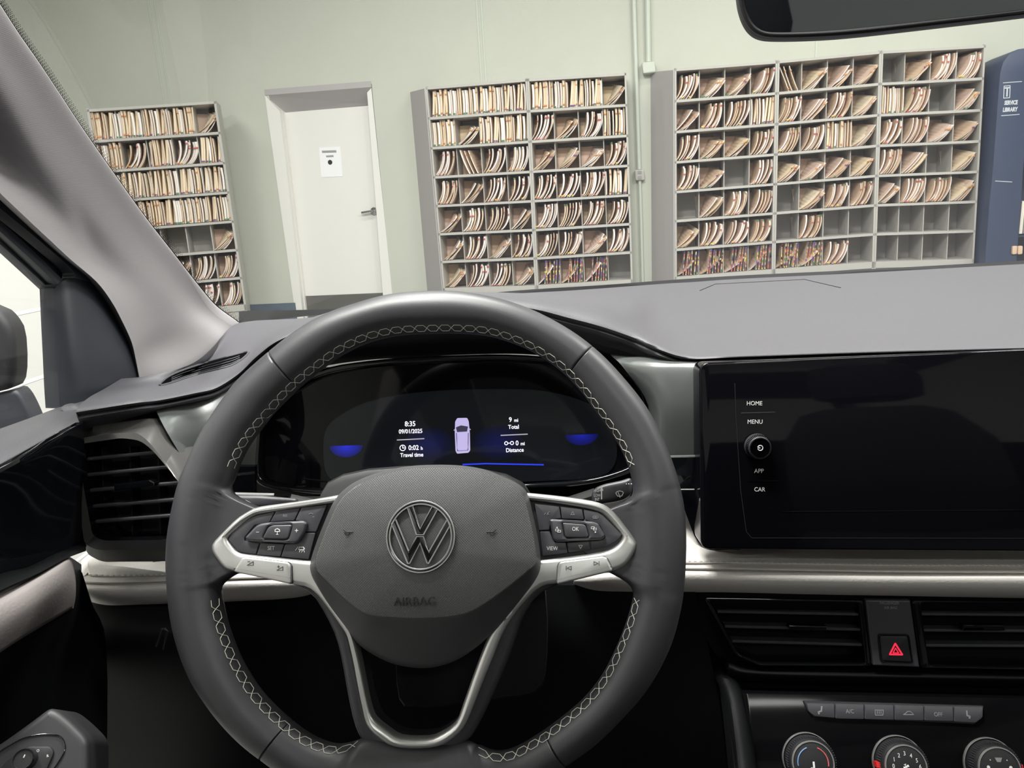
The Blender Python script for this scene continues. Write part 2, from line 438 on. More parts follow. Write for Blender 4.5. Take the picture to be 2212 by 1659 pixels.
# spoke body (dark, behind the silver trim)
mb = MB(FW.M)
body = [(700,1100),(612,1112),(560,1124),(500,1185),(540,1222),(634,1262),(676,1282),(706,1330),(728,1378),(740,1430),(752,1500),(765,1560),(781,1598),(815,1624),(862,1642),(927,1643),(975,1626),(1015,1598),(1040,1556),(1066,1500),(1092,1440),(1112,1385),(1128,1335),(1160,1285),(1204,1262),(1320,1225),(1352,1180),(1310,1118),(1200,1092),(1130,1100)]
vhole = [(760,1350),(768,1400),(780,1452),(792,1512),(806,1556),(830,1578),(858,1594),(890,1598),(930,1597),(962,1582),(985,1564),(1002,1520),(1020,1470),(1040,1415),(1064,1370),(1060,1320),(920,1290)]
mb.prism([chaikin(FW.pts(body, 0.0), 1), chaikin(FW.pts(vhole, -.004), 1)], -0.030, 0.0040, LEATHER_SM, 0.004, 3)
mb.prism(chaikin(FW.pts([(745,1010),(1110,1010),(1165,1100),(1165,1230),(1060,1370),(985,1410),(850,1412),(770,1370),(690,1250),(690,1100)], -.02), 2), -0.052, 0.004, MATTB, 0.006)
sb = mb.build('spoke_body', wheel)
# silver trim with two pod openings and the V
mb = MB(FW.M)
TW0, TW1 = 0.0, 0.0120
outl = [(760,1062),(728,1070),(659,1081),(597,1089),(553,1095),(532,1106),(510,1120),(479,1151),(459,1172),(456,1184),(460,1197),(476,1220),(487,1230),(503,1235),(560,1246),(634,1263),(664,1267),(684,1283),(700,1303),(716,1325),(732,1347),(748,1371),(756,1398),(764,1437),(772,1480),(780,1520),(788,1560),(800,1580),(822,1598),(842,1612),(872,1618),(920,1618),(952,1612),(976,1598),(998,1578),(1012,1552),(1030,1505),(1050,1455),(1068,1412),(1080,1380),(1098,1346),(1120,1316),(1138,1296),(1154,1278),(1176,1264),(1204,1261),(1266,1245),(1326,1234),(1342,1228),(1356,1218),(1370,1197),(1377,1179),(1375,1168),(1356,1143),(1333,1113),(1316,1096),(1299,1087),(1272,1080),(1208,1071),(1138,1064),(1080,1060)]
podL = [(760,1082),(716,1087),(628,1099),(557,1111),(546,1115),(534,1122),(503,1148),(490,1160),(489,1167),(503,1186),(514,1194),(528,1197),(550,1199),(612,1206),(670,1212),(740,1216)]
podR = [(1100,1076),(1145,1081),(1209,1089),(1258,1097),(1290,1104),(1304,1111),(1322,1130),(1344,1155),(1345,1163),(1338,1174),(1326,1184),(1311,1191),(1255,1200),(1169,1210),(1120,1214)]
vin = [(735,1260),(764,1376),(775,1422),(783,1466),(792,1512),(801,1546),(811,1560),(836,1579),(857,1594),(887,1598),(930,1597),(954,1586),(976,1571),(988,1556),(1004,1510),(1020,1464),(1036,1420),(1053,1376),(1068,1348),(1106,1308),(1100,1240)]
mb.prism([chaikin(FW.pts(outl, TW1 - .002), 1), chaikin(FW.pts(podL, TW1), 1), chaikin(FW.pts(podR, TW1), 1), chaikin(FW.pts(vin, TW1 - .002), 1)], TW0, TW1, SATIN, 0.0034, 3)
trim = mb.build('spoke_trim', wheel, smooth=40); tag(trim, 'satin silver trim', None)
# rocker keys set in the silver trim
def key(name, L, crease, lab, glyph):
    mb = MB(FW.M); P = FW.pts(L, TW1 + .001); Q = FW.pts(crease, TW1 + .001)
    z = TW1 + .0026
    mb.prism(fillet(P, .0022), TW1 - .004, TW1 + 0.0004, DCHROME, .0002)
    P2 = fillet([tuple(Vector(p) * .975 + (sum((Vector(q) for q in P), Vector((0, 0))) / len(P)) * .025) for p in P], .0022)
    mb.prism(P2, TW1 - .002, z, SATIN, .0012, 3)
    # lower facet
    mb.add([(*Q[0], z + .0001), (*Q[1], z + .0001), (*Q[2], z - .0030), (*Q[3], z - .0030)], [(0, 1, 2, 3)], SATIN)
    glyph(mb, z)
    return tag(mb.build(name, wheel), lab, None)
def gL(mb, z):
    for dx, dy, sg in ((534, 1219, 'm'), (598, 1230, 'p')):
        mb.line(FW, [(dx, dy + 2), (dx + 13, dy + 2), (dx + 13, dy - 6)], 1.3, z + .0001, DINK, True)
        mb.line(FW, [(dx + 1, dy - 6), (dx + 6, dy - 6)], 1.2, z + .0001, DINK)
        if sg == 'p': mb.line(FW, [(dx + 3.5, dy - 9), (dx + 3.5, dy - 3.5)], 1.2, z + .0001, DINK)
def gR(mb, z):
    for cx, cy, sg in ((1229, 1227, -1), (1288, 1217, 1)):
        mb.line(FW, [(cx - 5 * sg, cy - 4), (cx - 5 * sg, cy + 4), (cx + 4 * sg, cy)], 1.3, z + .0001, DINK, True)
        mb.line(FW, [(cx + 6 * sg, cy - 4.5), (cx + 6 * sg, cy + 4.5)], 1.3, z + .0001, DINK)
key('volume_key', [(523,1204),(532,1203),(624,1214),(631,1221),(632,1263),(503,1235)], [(507,1227),(630,1248),(630,1261),(505,1234)], 'silver volume rocker key', gL)
key('track_key', [(1304,1201),(1312,1204),(1327,1233),(1204,1263),(1201,1258),(1203,1222),(1209,1213)], [(1203,1252),(1321,1222),(1325,1231),(1204,1261)], 'silver track rocker key', gR)
# button pods
def pod(base, cells, ring, keyp, name):
    p0 = MB(FW.M); p0.prism(chaikin(FW.pts(base, TW1), 1), -0.002, 0.0065, MATTB)
    pod_ = p0.build(name, wheel)
    for c in cells:
        b = MB(FW.M); z = c.get('z', .0098)
        b.prism(fillet(FW.pts(c['p'], .0098), .0008, 3), .006, z, BTN, .0005, 2)
        if 'g' in c: c['g'](b, z + .0001)
        b.build('button', pod_)
    b = MB(FW.M); outer = fillet(FW.pts(ring, .0135), .004, 5); inner = fillet(FW.pts(keyp, .0135), .0025, 5)
    b.prism([outer, inner], .006, .0135, BTN, .0018, 3)
    return pod_, b
L4 = lambda s: [(440 + x / 6.381, 1040 + y / 6.381) for x, y in s]
R4 = lambda s: [(1120 + x / 5.925, 1020 + y / 5.925) for x, y in s]
def T(txt, x, y, cap, col=INK, sx=.85, sl=0.0): return lambda b, z: b.label(FW, txt, x, y, cap, z, col, sl, sx)
def gdist(b, z):
    b.line(FW, L4([(1265,950),(1300,905)]), 1, z, INK); b.line(FW, L4([(1375,900),(1395,930)]), 1, z, INK)
    b.line(FW, L4([(1310,940),(1320,905),(1375,905),(1385,940)]), 1.2, z, INK, True)
    b.line(FW, L4([(1320,975),(1330,945),(1380,945),(1390,975)]), 1.1, z, INK)
    b.line(FW, L4([(1350,975),(1365,955)]), 1, z, INK)
def gcar(b, z):
    b.line(FW, L4([(985,690),(985,665),(1015,650),(1045,665),(1050,690)]), 1.5, z, INK, True)
    b.line(FW, L4([(1015,690),(1015,730)]), 1.4, z, INK); b.line(FW, L4([(1000,730),(1030,730)]), 1.1, z, INK)
def gon(b, z):
    b.label(FW, 'on', 677, 1116, 4, z, INKF, 0, .85); b.line(FW, L4([(1450,450),(1480,435),(1510,450)]), 1, z, INKF)
cells = [dict(p=L4([(400,690),(600,525),(700,478),(982,412),(905,562),(700,600),(560,770),(560,820),(765,850),(718,1002),(560,985),(470,960),(335,800)])),
         dict(p=L4([(996,404),(1332,362),(1246,538),(920,556)]), g=T('RES', 616, 1114, 5.2, INKF)),
         dict(p=L4([(1346,358),(1700,318),(1548,694),(1390,694),(1405,560),(1262,536)]), g=gon),
         dict(p=L4([(785,846),(1108,864),(1054,1036),(733,1010)]), g=T('SET', 585.5, 1184.5, 8.5)),
         dict(p=L4([(1122,866),(1300,850),(1382,708),(1540,708),(1445,1075),(1066,1038)]), g=gdist)]
ringL = L4([(735,590),(860,565),(1370,540),(1418,575),(1385,700),(1300,840),(1240,858),(600,822),(556,775)])
keyL = L4([(880,635),(940,603),(1218,594),(1160,780),(1130,797),(803,790)])
podl, b = pod(podL, cells, ringL, keyL, 'button_pod')
b.label(FW, '–', 556.5, 1149, 9, .0137, INK, 0, 1.0); b.label(FW, '+', 640.5, 1147, 11, .0137, INK, 0, 1.0)
b.build('button', podl)
b = MB(FW.M); b.prism(fillet(FW.pts(keyL, .0145), .0022, 5), .006, .0142, BTN, .001, 3); gcar(b, .0143); b.build('button', podl)
def gtri(x, y, d, col=INK): return lambda b, z: b.line(FW, [(x - 4, y + 3 * d), (x + 4, y + 3 * d), (x, y - 4 * d)], 1.2, z, col, True)
def gvoice(b, z):
    b.line(FW, R4([(330,545),(350,520)]), 1, z, INKF); b.line(FW, R4([(365,545),(375,520),(395,505)]), 1.1, z, INKF); b.line(FW, R4([(375,520),(385,545)]), 1, z, INKF)
def gass(b, z):
    b.line(FW, R4([(950,575),(960,562),(1010,562),(1020,575),(1010,592),(960,592)]), 1.1, z, INKF, True); b.line(FW, R4([(970,578),(1000,578)]), 1.5, z, INKF)
cells = [dict(p=R4([(205,400),(522,438),(545,592),(420,600),(392,740),(262,745)]), g=gvoice),
         dict(p=R4([(534,440),(816,468),(838,606),(556,594)]), g=gtri(1237, 1109, 1, INKF)),
         dict(p=R4([(828,470),(1020,510),(1090,560),(1330,800),(1270,870),(1180,925),(1100,960),(935,985),(918,882),(1070,868),(1112,820),(1040,680),(850,606)]), g=gass),
         dict(p=R4([(272,760),(400,757),(440,860),(470,895),(606,902),(628,1035),(308,1078)]), g=T('VIEW', 1193, 1185, 8.5)),
         dict(p=R4([(618,902),(905,884),(922,990),(640,1030)]), g=gtri(1254, 1181, -1))]
ringR = R4([(395,610),(430,598),(960,632),(1020,655),(1115,815),(1075,865),(480,895),(440,860)])
keyR = R4([(565,652),(585,648),(858,668),(900,815),(880,838),(620,838),(595,820)])
podr, b = pod(podR, cells, ringR, keyR, 'button_pod')
for sx_, o in ((-1, (508, 750)), (1, (965, 722))):
    for k in (0, 1):
        x, y = o[0] - 14 + k * 26, o[1] - 8 + k * 16
        b.line(FW, R4([(x - 20, y - 14), (x + 20, y - 14), (x + 20, y + 10), (x - 20, y + 10)]), 1.0, .0137, INK, True)
    ax, ay = (490, 708) if sx_ < 0 else (988, 766)
    b.prism(FW.pts(R4([(ax - 12 * sx_, ay - 12), (ax - 12 * sx_, ay + 12), (ax + 12 * sx_, ay)]), .0137), .0136, .0139, INK)
b.build('button', podr)
b = MB(FW.M); b.prism(fillet(FW.pts(keyR, .0145), .0022, 5), .006, .0142, BTN, .001, 3); b.label(FW, 'OK', 1243, 1143, 8.5, .0143, INK, 0, .85); b.build('button', podr)
# airbag cover
PADD = mat('moulded mark relief shade', rgb(44, 44, 46), 0.4)  # darker than the cover, painting the shade of moulded relief
mb = MB(FW.M)
AO = [(939,1004),(876,1008),(817,1021),(773,1038),(743,1058),(720,1085),(698,1135),(679,1185),(670,1218),(672,1240),(684,1264),(709,1304),(751,1360),(773,1390),(806,1414),(850,1434),(900,1443),(945,1440),(990,1424),(1028,1399),(1054,1376),(1079,1351),(1129,1290),(1160,1247),(1168,1218),(1164,1174),(1153,1119),(1139,1066),(1117,1044),(1089,1031),(1050,1015),(1000,1006)]
AF = [(939,1010),(876,1014),(821,1027),(779,1044),(750,1064),(728,1090),(706,1138),(688,1186),(680,1215),(686,1236),(706,1256),(740,1290),(775,1318),(800,1329),(840,1333),(880,1335),(915,1335),(945,1334),(975,1331),(1005,1325),(1030,1314),(1060,1295),(1110,1258),(1146,1228),(1158,1212),(1155,1174),(1144,1120),(1130,1070),(1110,1050),(1084,1037),(1048,1021),(1000,1012)]
AC0 = Vector((*FW.px(915, 1180, .03), 0))
def pol2(L, w):
    T_ = [(math.atan2(p.y - AC0.y, p.x - AC0.x), (p - AC0).length) for p in [Vector((*q, 0)) for q in cr2(FW.pts(L, w), 5, True)]]
    T_.sort(); return T_
TO, TF = pol2(AO, .0125), pol2(AF, .036)
R = []
aa = [i * 2 * math.pi / 200 for i in range(200)]
for k, w in ((0.985, 0), (1.0, .006), (1.0, .0125)):
    R.append([AC0 + Vector((math.cos(a) * rad(TO, a) * k, math.sin(a) * rad(TO, a) * k, w)) for a in aa])
for k in (.12, .3, .5, .7, .88, 1.0):
    e = k
    R.append([AC0 + Vector((math.cos(a), math.sin(a), 0)) * (rad(TO, a) * (1 - e) + rad(TF, a) * e) + Vector((0, 0, .0125 + .0225 * (e ** .9))) for a in aa])
nb = len(R)
for k in (.985, .96, .9, .8, .65, .5, .35, .2, .08, 0.001):
    R.append([AC0 + Vector((math.cos(a), math.sin(a), 0)) * rad(TF, a) * k + Vector((0, 0, .035 + .0055 * (1 - k ** 2.2) + .0004 * (1 - k))) for a in aa])
mb.rings(R[:nb], PADP); mb.rings(R[nb - 1:], PAD, cap1=True)
airbag = mb.build('airbag_cover', wheel, smooth=60)
AT = lambda u, v: .035 + .0055 * (1 - min(1, math.hypot(u - AC0.x, v - AC0.y) / rad(TF, math.atan2(v - AC0.y, u - AC0.x))) ** 2.2) + .0004
# lettering on the cover, darkened for the shade of its relief
mb = MB(FW.M)
c = FW.px(900, 1298, .031)
mb.text('AIRBAG', Matrix.Translation((c[0], c[1], AT(*c) + .0001)) @ Matrix.Rotation(0.02, 4, 'Z'), 18 * FW.upp(900, 1298) / .72, PADD, .0006, .98, weight=-.0001)
tag(mb.build('lettering', airbag), 'moulded AIRBAG lettering', None)
for cx, sg in ((757, -1), (1065, 1)):
    mb = MB(FW.M); c = FW.px(cx, 1152, .031); z = AT(*c) + .0004; u = FW.upp(cx, 1152)
    mb.tube([(c[0] - 11 * u * sg, c[1] + 3 * u, z), (c[0] + 2 * u * sg, c[1] + 3 * u, z), (c[0] + 9 * u * sg, c[1] + 8 * u, z)], .0004, PADD, 6)
    mb.tube([(c[0] - 4 * u * sg, c[1] + 2 * u, z), (c[0] - 2 * u * sg, c[1] - 3 * u, z), (c[0] + 4 * u * sg, c[1] - 3 * u, z), (c[0] + 5 * u * sg, c[1] + 2 * u, z)], .0004, PADD, 6); mb.build('horn_mark', airbag)
pass
# emblem
EC = (908.5, 1159); zc = .0409; u = FW.upp(*EC, .042); ec = FW.px(*EC, .042)
E5 = lambda L: [((640 + x / 3.607), (980 + y / 3.607)) for x, y in L]
mb = MB(FW.M)
RO, RI = 75.5 * u, 66.5 * u
ringo = [(ec[0] + math.cos(a) * RO * .995, ec[1] + math.sin(a) * RO * 1.02) for a in [i * math.pi / 48 for i in range(96)]]
ringi = [(ec[0] + math.cos(a) * RI * .995, ec[1] + math.sin(a) * RI * 1.02) for a in [i * math.pi / 48 for i in range(96)]]
mb.prism([ringo, ringi], zc - .008, zc + .0018, DCHROME, .0012, 3)
Vv = [(865,420),(905,415),(962,575),(1060,400),(1105,425),(990,630),(932,630)]
mb.prism(FW.pts(E5([(868,424),(908,408),(966,585),(1062,408),(1104,430),(992,632),(936,632)]), .042), zc - .006, zc + .0014, DCHROME, .0008, 2)
mb.prism(FW.pts(E5([(742,545),(770,500),(876,762),(940,646),(990,646),(1036,762),(1178,512),(1204,550),(1030,858),(1020,852),(964,700),(884,856),(868,856)]), .042), zc - .006, zc + .0014, DCHROME, .0008, 2)
for L in ([(868,424),(908,408),(966,585),(1062,408),(1104,430),(992,632),(936,632)], [(742,545),(770,500),(876,762),(940,646),(990,646),(1036,762),(1178,512),(1204,550),(1030,858),(1020,852),(964,700),(884,856),(868,856)]):
    mb.tube([(x, y, zc + .0013) for x, y in FW.pts(E5(L), .042)], .00055, SATIN, 6, closed=True)  # pale satin edging paints the glints of the chrome edges
for rr_ in (RO * .97, RI * 1.01): mb.tube([(ec[0] + math.cos(a) * rr_ * .995, ec[1] + math.sin(a) * rr_ * 1.02, zc + .0015) for a in [i * math.pi / 48 for i in range(96)]], .00060, SATIN, 6, closed=True)
tag(mb.build('emblem', wheel, smooth=40), 'round chrome maker emblem', None)
# ------------------------------------------------------------ dashboard
dash = empty('dashboard', Vector((0.1, 0.8, 0.6)), 'dark grey dashboard with padded hood and pale stitched trim band', 'dashboard')
ZD = 1.068
def dz(px, py, dzz=0.0): return PZ(px, py, ZD + dzz)
# padded top: rows run from the windscreen base to the rolled front edge
cols = [  # far, mid, crest, lip, under
 [dz(262,818), PY(225,840,.70), PY(190,860,.63), PY(165,886,.585), PY(172,915,.60)],
 [dz(318,812), PY(300,832,.72), PY(290,845,.66), PY(285,868,.60), PY(292,886,.615)],
 [dz(405,790), PY(372,818,.76), PY(355,838,.69), PY(343,862,.625), PY(350,874,.64)],
 [dz(455,755), PY(435,790,.85), PY(425,822,.73), PY(418,847,.655), PY(425,858,.67)],
 [dz(500,705), PY(490,750,.93), PY(480,790,.77), PY(467,834,.68), PY(478,843,.70)],
 [dz(540,694), PY(540,728,.98), PY(535,765,.82), PY(516,803,.70), PY(530,812,.74)],
 [dz(600,690), PY(592,712,1.0), PY(575,738,.84), PY(557,764,.71), PY(572,778,.75)],
 [dz(669,686), PY(640,696,1.02), PY(628,708,.84), PY(610,728,.715), PY(626,745,.76)],
 [dz(760,672), PY(740,668,1.0), PY(735,668,.785), PY(722,690,.728), PY(736,712,.765)],
 [dz(850,660), PY(850,648,1.0), PY(850,646,.785), PY(850,664,.728), PY(856,692,.77)],
 [dz(945,648), PY(945,637,1.0), PY(945,635,.785), PY(945,651,.728), PY(948,682,.77)],
 [dz(1045,638), PY(1045,632,1.0), PY(1045,633,.785), PY(1050,653,.728), PY(1048,684,.77)],
 [dz(1150,632), PY(1150,634,1.0), PY(1152,640,.785), PY(1155,668,.728), PY(1148,696,.77)],
 [dz(1225,628), PY(1225,638,1.0), PY(1226,650,.785), PY(1226,686,.728), PY(1214,712,.77)],
 [dz(1298,623), PY(1298,646,.98), PY(1298,667,.782), PY(1298,705,.724), PY(1282,730,.77)],
 [dz(1362,618), PY(1360,658,.95), PY(1352,692,.775), PY(1368,729,.724), PY(1350,748,.76)],
 [dz(1430,613), dz(1425,672), PY(1415,722,.78), PY(1424,751,.705), PY(1410,768,.74)],
 [dz(1500,609), dz(1500,680), dz(1490,735,-.001), PY(1490,769,.70), PY(1480,780,.71)],
 [dz(1600,602), dz(1600,680), dz(1600,730,-.001), PY(1600,766,.69), PY(1600,774,.70)],
 [dz(1850,590), dz(1850,670), dz(1850,720,-.001), PY(1850,757,.68), PY(1850,766,.69)],
 [dz(2212,570), dz(2212,655), dz(2212,712,-.001), PY(2212,748,.67), PY(2212,757,.68)],
 [dz(2600,549), dz(2600,640), dz(2600,700,-.001), PY(2600,737,.67), PY(2600,746,.68)],
 [dz(3100,525), dz(3100,625), dz(3100,690,-.001), PY(3100,727,.67), PY(3100,736,.68)]]
G = [[c[i] for c in cols] for i in range(5)]
mb = MB(); patch(mb, G, DASH, 5, 6, .006, (0, .3, -1))
from mathutils.bvhtree import BVHTree
DT = BVHTree.FromPolygons(mb.v, mb.f)
def surf(px, py, lift=0.0):
    h = DT.ray_cast(CAM, ray(px, py).normalized())
    p = h[0] if h[0] else dz(px, py)
    return p - ray(px, py).normalized() * lift
top = mb.build('dash_top', dash, smooth=60); tag(top, 'textured slate grey padded top', None)
# sensor panel outline and defroster lid let into the top
mb = MB()
pl = [(1512,628),(1545,614),(1738,604),(1816,622)]
mb.tube([surf(x, y, .0002) for x, y in crt(pl, 5)] if False else [surf(x, y) for x, y in pl], .0008, DASHB, 6)
for k in range(len(cols) - 1): pass
mb.build('speaker_lid_seam', dash)
# side demister vent on the pad's left end; a dark plate paints its shaded slot
mb = MB()
def dd(px, py, k=0.0): # point on the left end of the pad
    y = .62 + (px - 340) / 200 * .16 + (850 - py) / 100 * .07
    return surf(px, py, .0012 - k * .1)
slot = [(345,832),(362,815),(392,801),(440,785),(490,771),(535,760),(528,772),(505,787),(480,795),(440,805),(400,817),(370,827)]
fr = [dd(*p, -.030) for p in cr2(slot, 4, True)]
mb.tube(fr, .0012, DASH, 6, closed=True)
cc = sum(fr, Vector()) / len(fr)
def il(L, x):
    for a, b in zip(L[:-1], L[1:]):
        if a[0] <= x <= b[0]: return a[1] + (b[1] - a[1]) * (x - a[0]) / (b[0] - a[0])
    return L[-1][1]
UP_, LO_ = slot[:6], [slot[0], slot[11], slot[10], slot[9], slot[8], slot[7], slot[6], slot[5]]
RX = [347 + (533 - 347) * i / 24 for i in range(25)]
mb.rings([[dd(x, il(UP_, x) + (il(LO_, x) - il(UP_, x)) * k / 4, -.030) for x in RX] for k in range(5)], SLOT_SHADE, close=False)
dem = mb.build('demister_vent', dash)
for k in (.3, .55, .8):
    mb = MB(); mb.tube([dd(x, il(UP_, x) + (il(LO_, x) - il(UP_, x)) * k, -.034) for x in RX[3:-2]], .0005, DASH, 6); mb.build('slat', dem)
# lid roof under the hood down to the cluster
mb = MB()
hood = [(478,843),(530,812),(572,778),(626,745),(736,712),(856,692),(948,682),(1048,684),(1148,696),(1214,712),(1282,730),(1350,748),(1410,768)]
hy = [.70,.74,.75,.76,.765,.77,.77,.77,.77,.77,.77,.76,.74]
inner = [(520,930),(560,868),(610,825),(680,788),(790,770),(880,765),(960,760),(1050,757),(1130,757),(1210,764),(1270,776),(1330,796),(1375,826)]
G = [[PY(x, y, d - .005) for (x, y), d in zip(hood, hy)],
     [PY((a[0] + b[0]) / 2, (a[1] + b[1]) / 2, .78) for a, b in zip(hood, inner)],
     [PY(x, y + 8, .81) for x, y in inner]]
patch(mb, G, MATTB, 4, 3, .01, (0, .7, .7))
mb.build('hood_underside', dash)
# fascia band either side of the cluster
mb = MB()
f1 = [(330,872),(360,866),(418,852),(470,838),(520,822),(560,805)]; d1 = [.625,.635,.66,.68,.70,.715]
f3 = [(356,925),(380,925),(424,925),(470,925),(515,922),(556,920)]
f2 = [(404,1006),(414,1010),(434,1012),(470,1012),(515,1010),(550,1008)]; d2 = [.625,.64,.66,.68,.705,.72]
G = [[PY(*p, d + .012) for p, d in zip(f1, d1)], [PY(*p, d - .012) for p, d in zip(f3, d1)], [PY(*p, d - .012) for p, d in zip(f2, d2)]]
patch(mb, G, GLOSSG, 4, 4, .008, (0, 1, 0))
fl = mb.build('fascia_panel', dash); tag(fl, 'satin grey fascia beside the side vent', None)
mb = MB()
f1 = [(1320,768),(1360,773),(1420,774),(1480,775),(1530,776),(1620,772)]; d1 = [.735,.725,.712,.705,.70,.70]
fm = [(1348,796),(1372,796),(1420,795),(1480,795),(1530,795),(1620,790)]
f3 = [(1402,880),(1412,880),(1430,880),(1480,880),(1530,880),(1620,880)]
f2 = [(1404,990),(1414,989),(1430,988),(1480,987),(1530,986),(1620,985)]
G = [[PY(*p, d + .002) for p, d in zip(f1, d1)], [PY(*p, d - .014) for p, d in zip(fm, d1)], [PY(*p, d - .022) for p, d in zip(f3, d1)], [PY(*p, d - .018) for p, d in zip(f2, d1)]]
patch(mb, G, GLOSSG, 4, 5, .008, (0, 1, 0))
fr_ = mb.build('fascia_panel', dash); tag(fr_, 'satin grey fascia between cluster and touch screen', None)
# piano black band under the fascia
mb = MB()
G = [[PY(x, y, d) for x, d in ((520,.735),(700,.745),(970,.745),(1250,.745),(1420,.735))] for y, d in ((1060,0),(1130,0),(1230,0))]
G = [[PY(x, y, .742) for x in (520,700,970,1250,1420)] for y in (1072,1130,1230)]
patch(mb, G, GLOSS, 3, 3, .006, (0, 1, 0))
for xs, y0, bot in ([[(330,.64),(420,.655),(490,.675),(550,.69)], 1008, (1215,) * 4], [[(1390,.69),(1465,.682),(1514,.678),(1600,.675)], 986, (1050, 1078, 1178, 1188)]):
    G = [[PY(x, y0, d + .004) for x, d in xs], [PY(x, (y0 + b_) / 2 - 6, d + .001) for (x, d), b_ in zip(xs, bot)], [PY(x, b_, d - .006) for (x, d), b_ in zip(xs, bot)]]
    patch(mb, G, GLOSS, 4, 4, .006, (0, 1, 0))
mb.build('gloss_band', dash)
mb = MB()
mb.tube([PY(1440, 1057, .664), PY(1500, 1057, .658)], .0005, SATIN, 6); mb.build('chrome_strip', dash); mb = MB()
mb.tube([PY(1420, 987, .672), PY(1512, 985, .668)], .0012, GLOSSG, 6); mb.build('fascia_edge', dash); mb = MB()
mb.tube([PY(498, 1066, .655), PY(592, 1068, .668)], .0012, SATIN, 6)
mb.build('chrome_strip', dash)
# pale stitched band
def band(xs, Ys, rows, name, lab, taper=None):
    mb = MB()
    G = []
    for dy, off in rows:
        G.append([PY(x, f(dy), Y + off) for x, Y, f in zip(xs, Ys, taper)])
    patch(mb, G, CREAM, 5, 4, .01, (0, 1, .1))
    global BT
    BT = BVHTree.FromPolygons(mb.v, mb.f)
    return mb
def rowset(x, t0, t1, crease, bottom):
    return lambda k: {0: t0, 1: t1, 2: crease - 7, 3: crease - 2, 4: crease + 1, 5: crease + 4, 6: crease + 12, 7: (crease + bottom) / 2 + 8, 8: bottom, 9: bottom + 6}[k]
rows = [(0, .060), (1, .020), (2, .003), (3, .0006), (4, .0048), (5, .0004), (6, -.004), (7, -.002), (8, .012), (9, .03)]
xs = [1240, 1285, 1340, 1420, 1482, 1600, 1750, 1950, 2212, 2600, 3000]
bt = [1262, 1270, 1273, 1274, 1275, 1277, 1280, 1283, 1287, 1292, 1298]
cz = [1240, 1236, 1233, 1231, 1230, 1232, 1235, 1238, 1239, 1240, 1240]
tp = [rowset(x, 1090 if 1400 < x < 1500 else 1150 if x < 1400 else 1168, c - 22, c, b) for x, b, c in zip(xs, bt, cz)]
mb = band(xs, [.675,.655,.65,.645,.642,.64,.638,.636,.634,.634,.634], rows, '', '', tp)
BT_R = BT
bandR = mb.build('trim_band', dash); tag(bandR, 'pale grey stitched band under the touch screen', None)
xs2 = [176, 184, 230, 300, 370, 450, 520, 600, 660, 694]
bt2 = [1262, 1288, 1301, 1300, 1298, 1296, 1294, 1291, 1284, 1272]
cz2 = [1254, 1259, 1261, 1260, 1257, 1254, 1251, 1249, 1248, 1250]
t02 = [1212, 1211, 1210, 1205, 1196, 1190, 1190, 1195, 1205, 1225]
tp = [rowset(x, t, c - 22, c, b) for x, b, c, t in zip(xs2, bt2, cz2, t02)]
mb = band(xs2, [.585,.58,.582,.59,.60,.615,.63,.645,.655,.665], rows, '', '', tp)
BT_L = BT
bandL = mb.build('trim_band', dash); tag(bandL, 'pale grey stitched band under the side vent', None)
def seam(xs, Ys, cz, x0, x1, parent, T_):
    mb = MB()
    def at(x, arr):
        for i in range(len(xs) - 1):
            if xs[i] <= x <= xs[i + 1]: k = (x - xs[i]) / (xs[i + 1] - xs[i]); return arr[i] * (1 - k) + arr[i + 1] * k
    x = x0
    while x < x1:
        y = at(x, cz) - 18
        def hit(px, py, l):
            r_ = ray(px, py).normalized(); h = T_.ray_cast(CAM, r_)[0]
            return (h if h else PY(px, py, at(x, Ys) + .015)) - r_ * l
        mb.tube([hit(x, y, -.0004), hit(x + 4.5, y, .0007), hit(x + 9, y + .8, -.0004)], .0006, GTHREAD, 5); x += 12.4
    return mb.build('seam_stitching', parent)
seam(xs, [.675,.655,.65,.645,.642,.64,.638,.636,.634,.634,.634], cz, 1484, 2300, bandR, BT_R)
seam(xs2, [.585,.58,.582,.59,.60,.615,.63,.645,.655,.665], cz2, 190, 366, bandL, BT_L)
# knee panel and centre stack sides
mb = MB()
kp = [[PY(110,1215,.64), PY(250,1290,.625), PY(500,1285,.655), PY(700,1275,.68), PY(1100,1265,.70), PY(1300,1265,.68), PY(1500,1270,.66)],
      [PY(110,1400,.60), PY(250,1400,.60), PY(500,1400,.63), PY(700,1400,.67), PY(1100,1400,.69), PY(1300,1400,.68), PY(1530,1400,.67)],
      [PY(110,1560,.64), PY(250,1560,.64), PY(500,1560,.66), PY(700,1560,.72), PY(1100,1560,.74), PY(1300,1560,.70), PY(1560,1560,.66)],
      [PY(110,1800,.72), PY(250,1800,.72), PY(500,1800,.76), PY(700,1800,.82), PY(1100,1800,.82), PY(1300,1800,.76), PY(1580,1800,.68)]]
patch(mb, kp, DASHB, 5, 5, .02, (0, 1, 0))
mb.build('knee_panel', dash)
mb = MB()
mb.tube([PY(338,1396,.585), PY(346,1372,.583), PY(350,1359,.583), PY(357,1358,.583), PY(361,1364,.583), PY(358,1378,.583), PY(352,1402,.585)], .0011, MATTB, 8)
mb.build('release_lever', dash)
FV = Frame(1880, 1370, .655, 12, 0, .017)
FP = Frame(1900, 1590, .615, 28, 0, .02)
mb = MB()
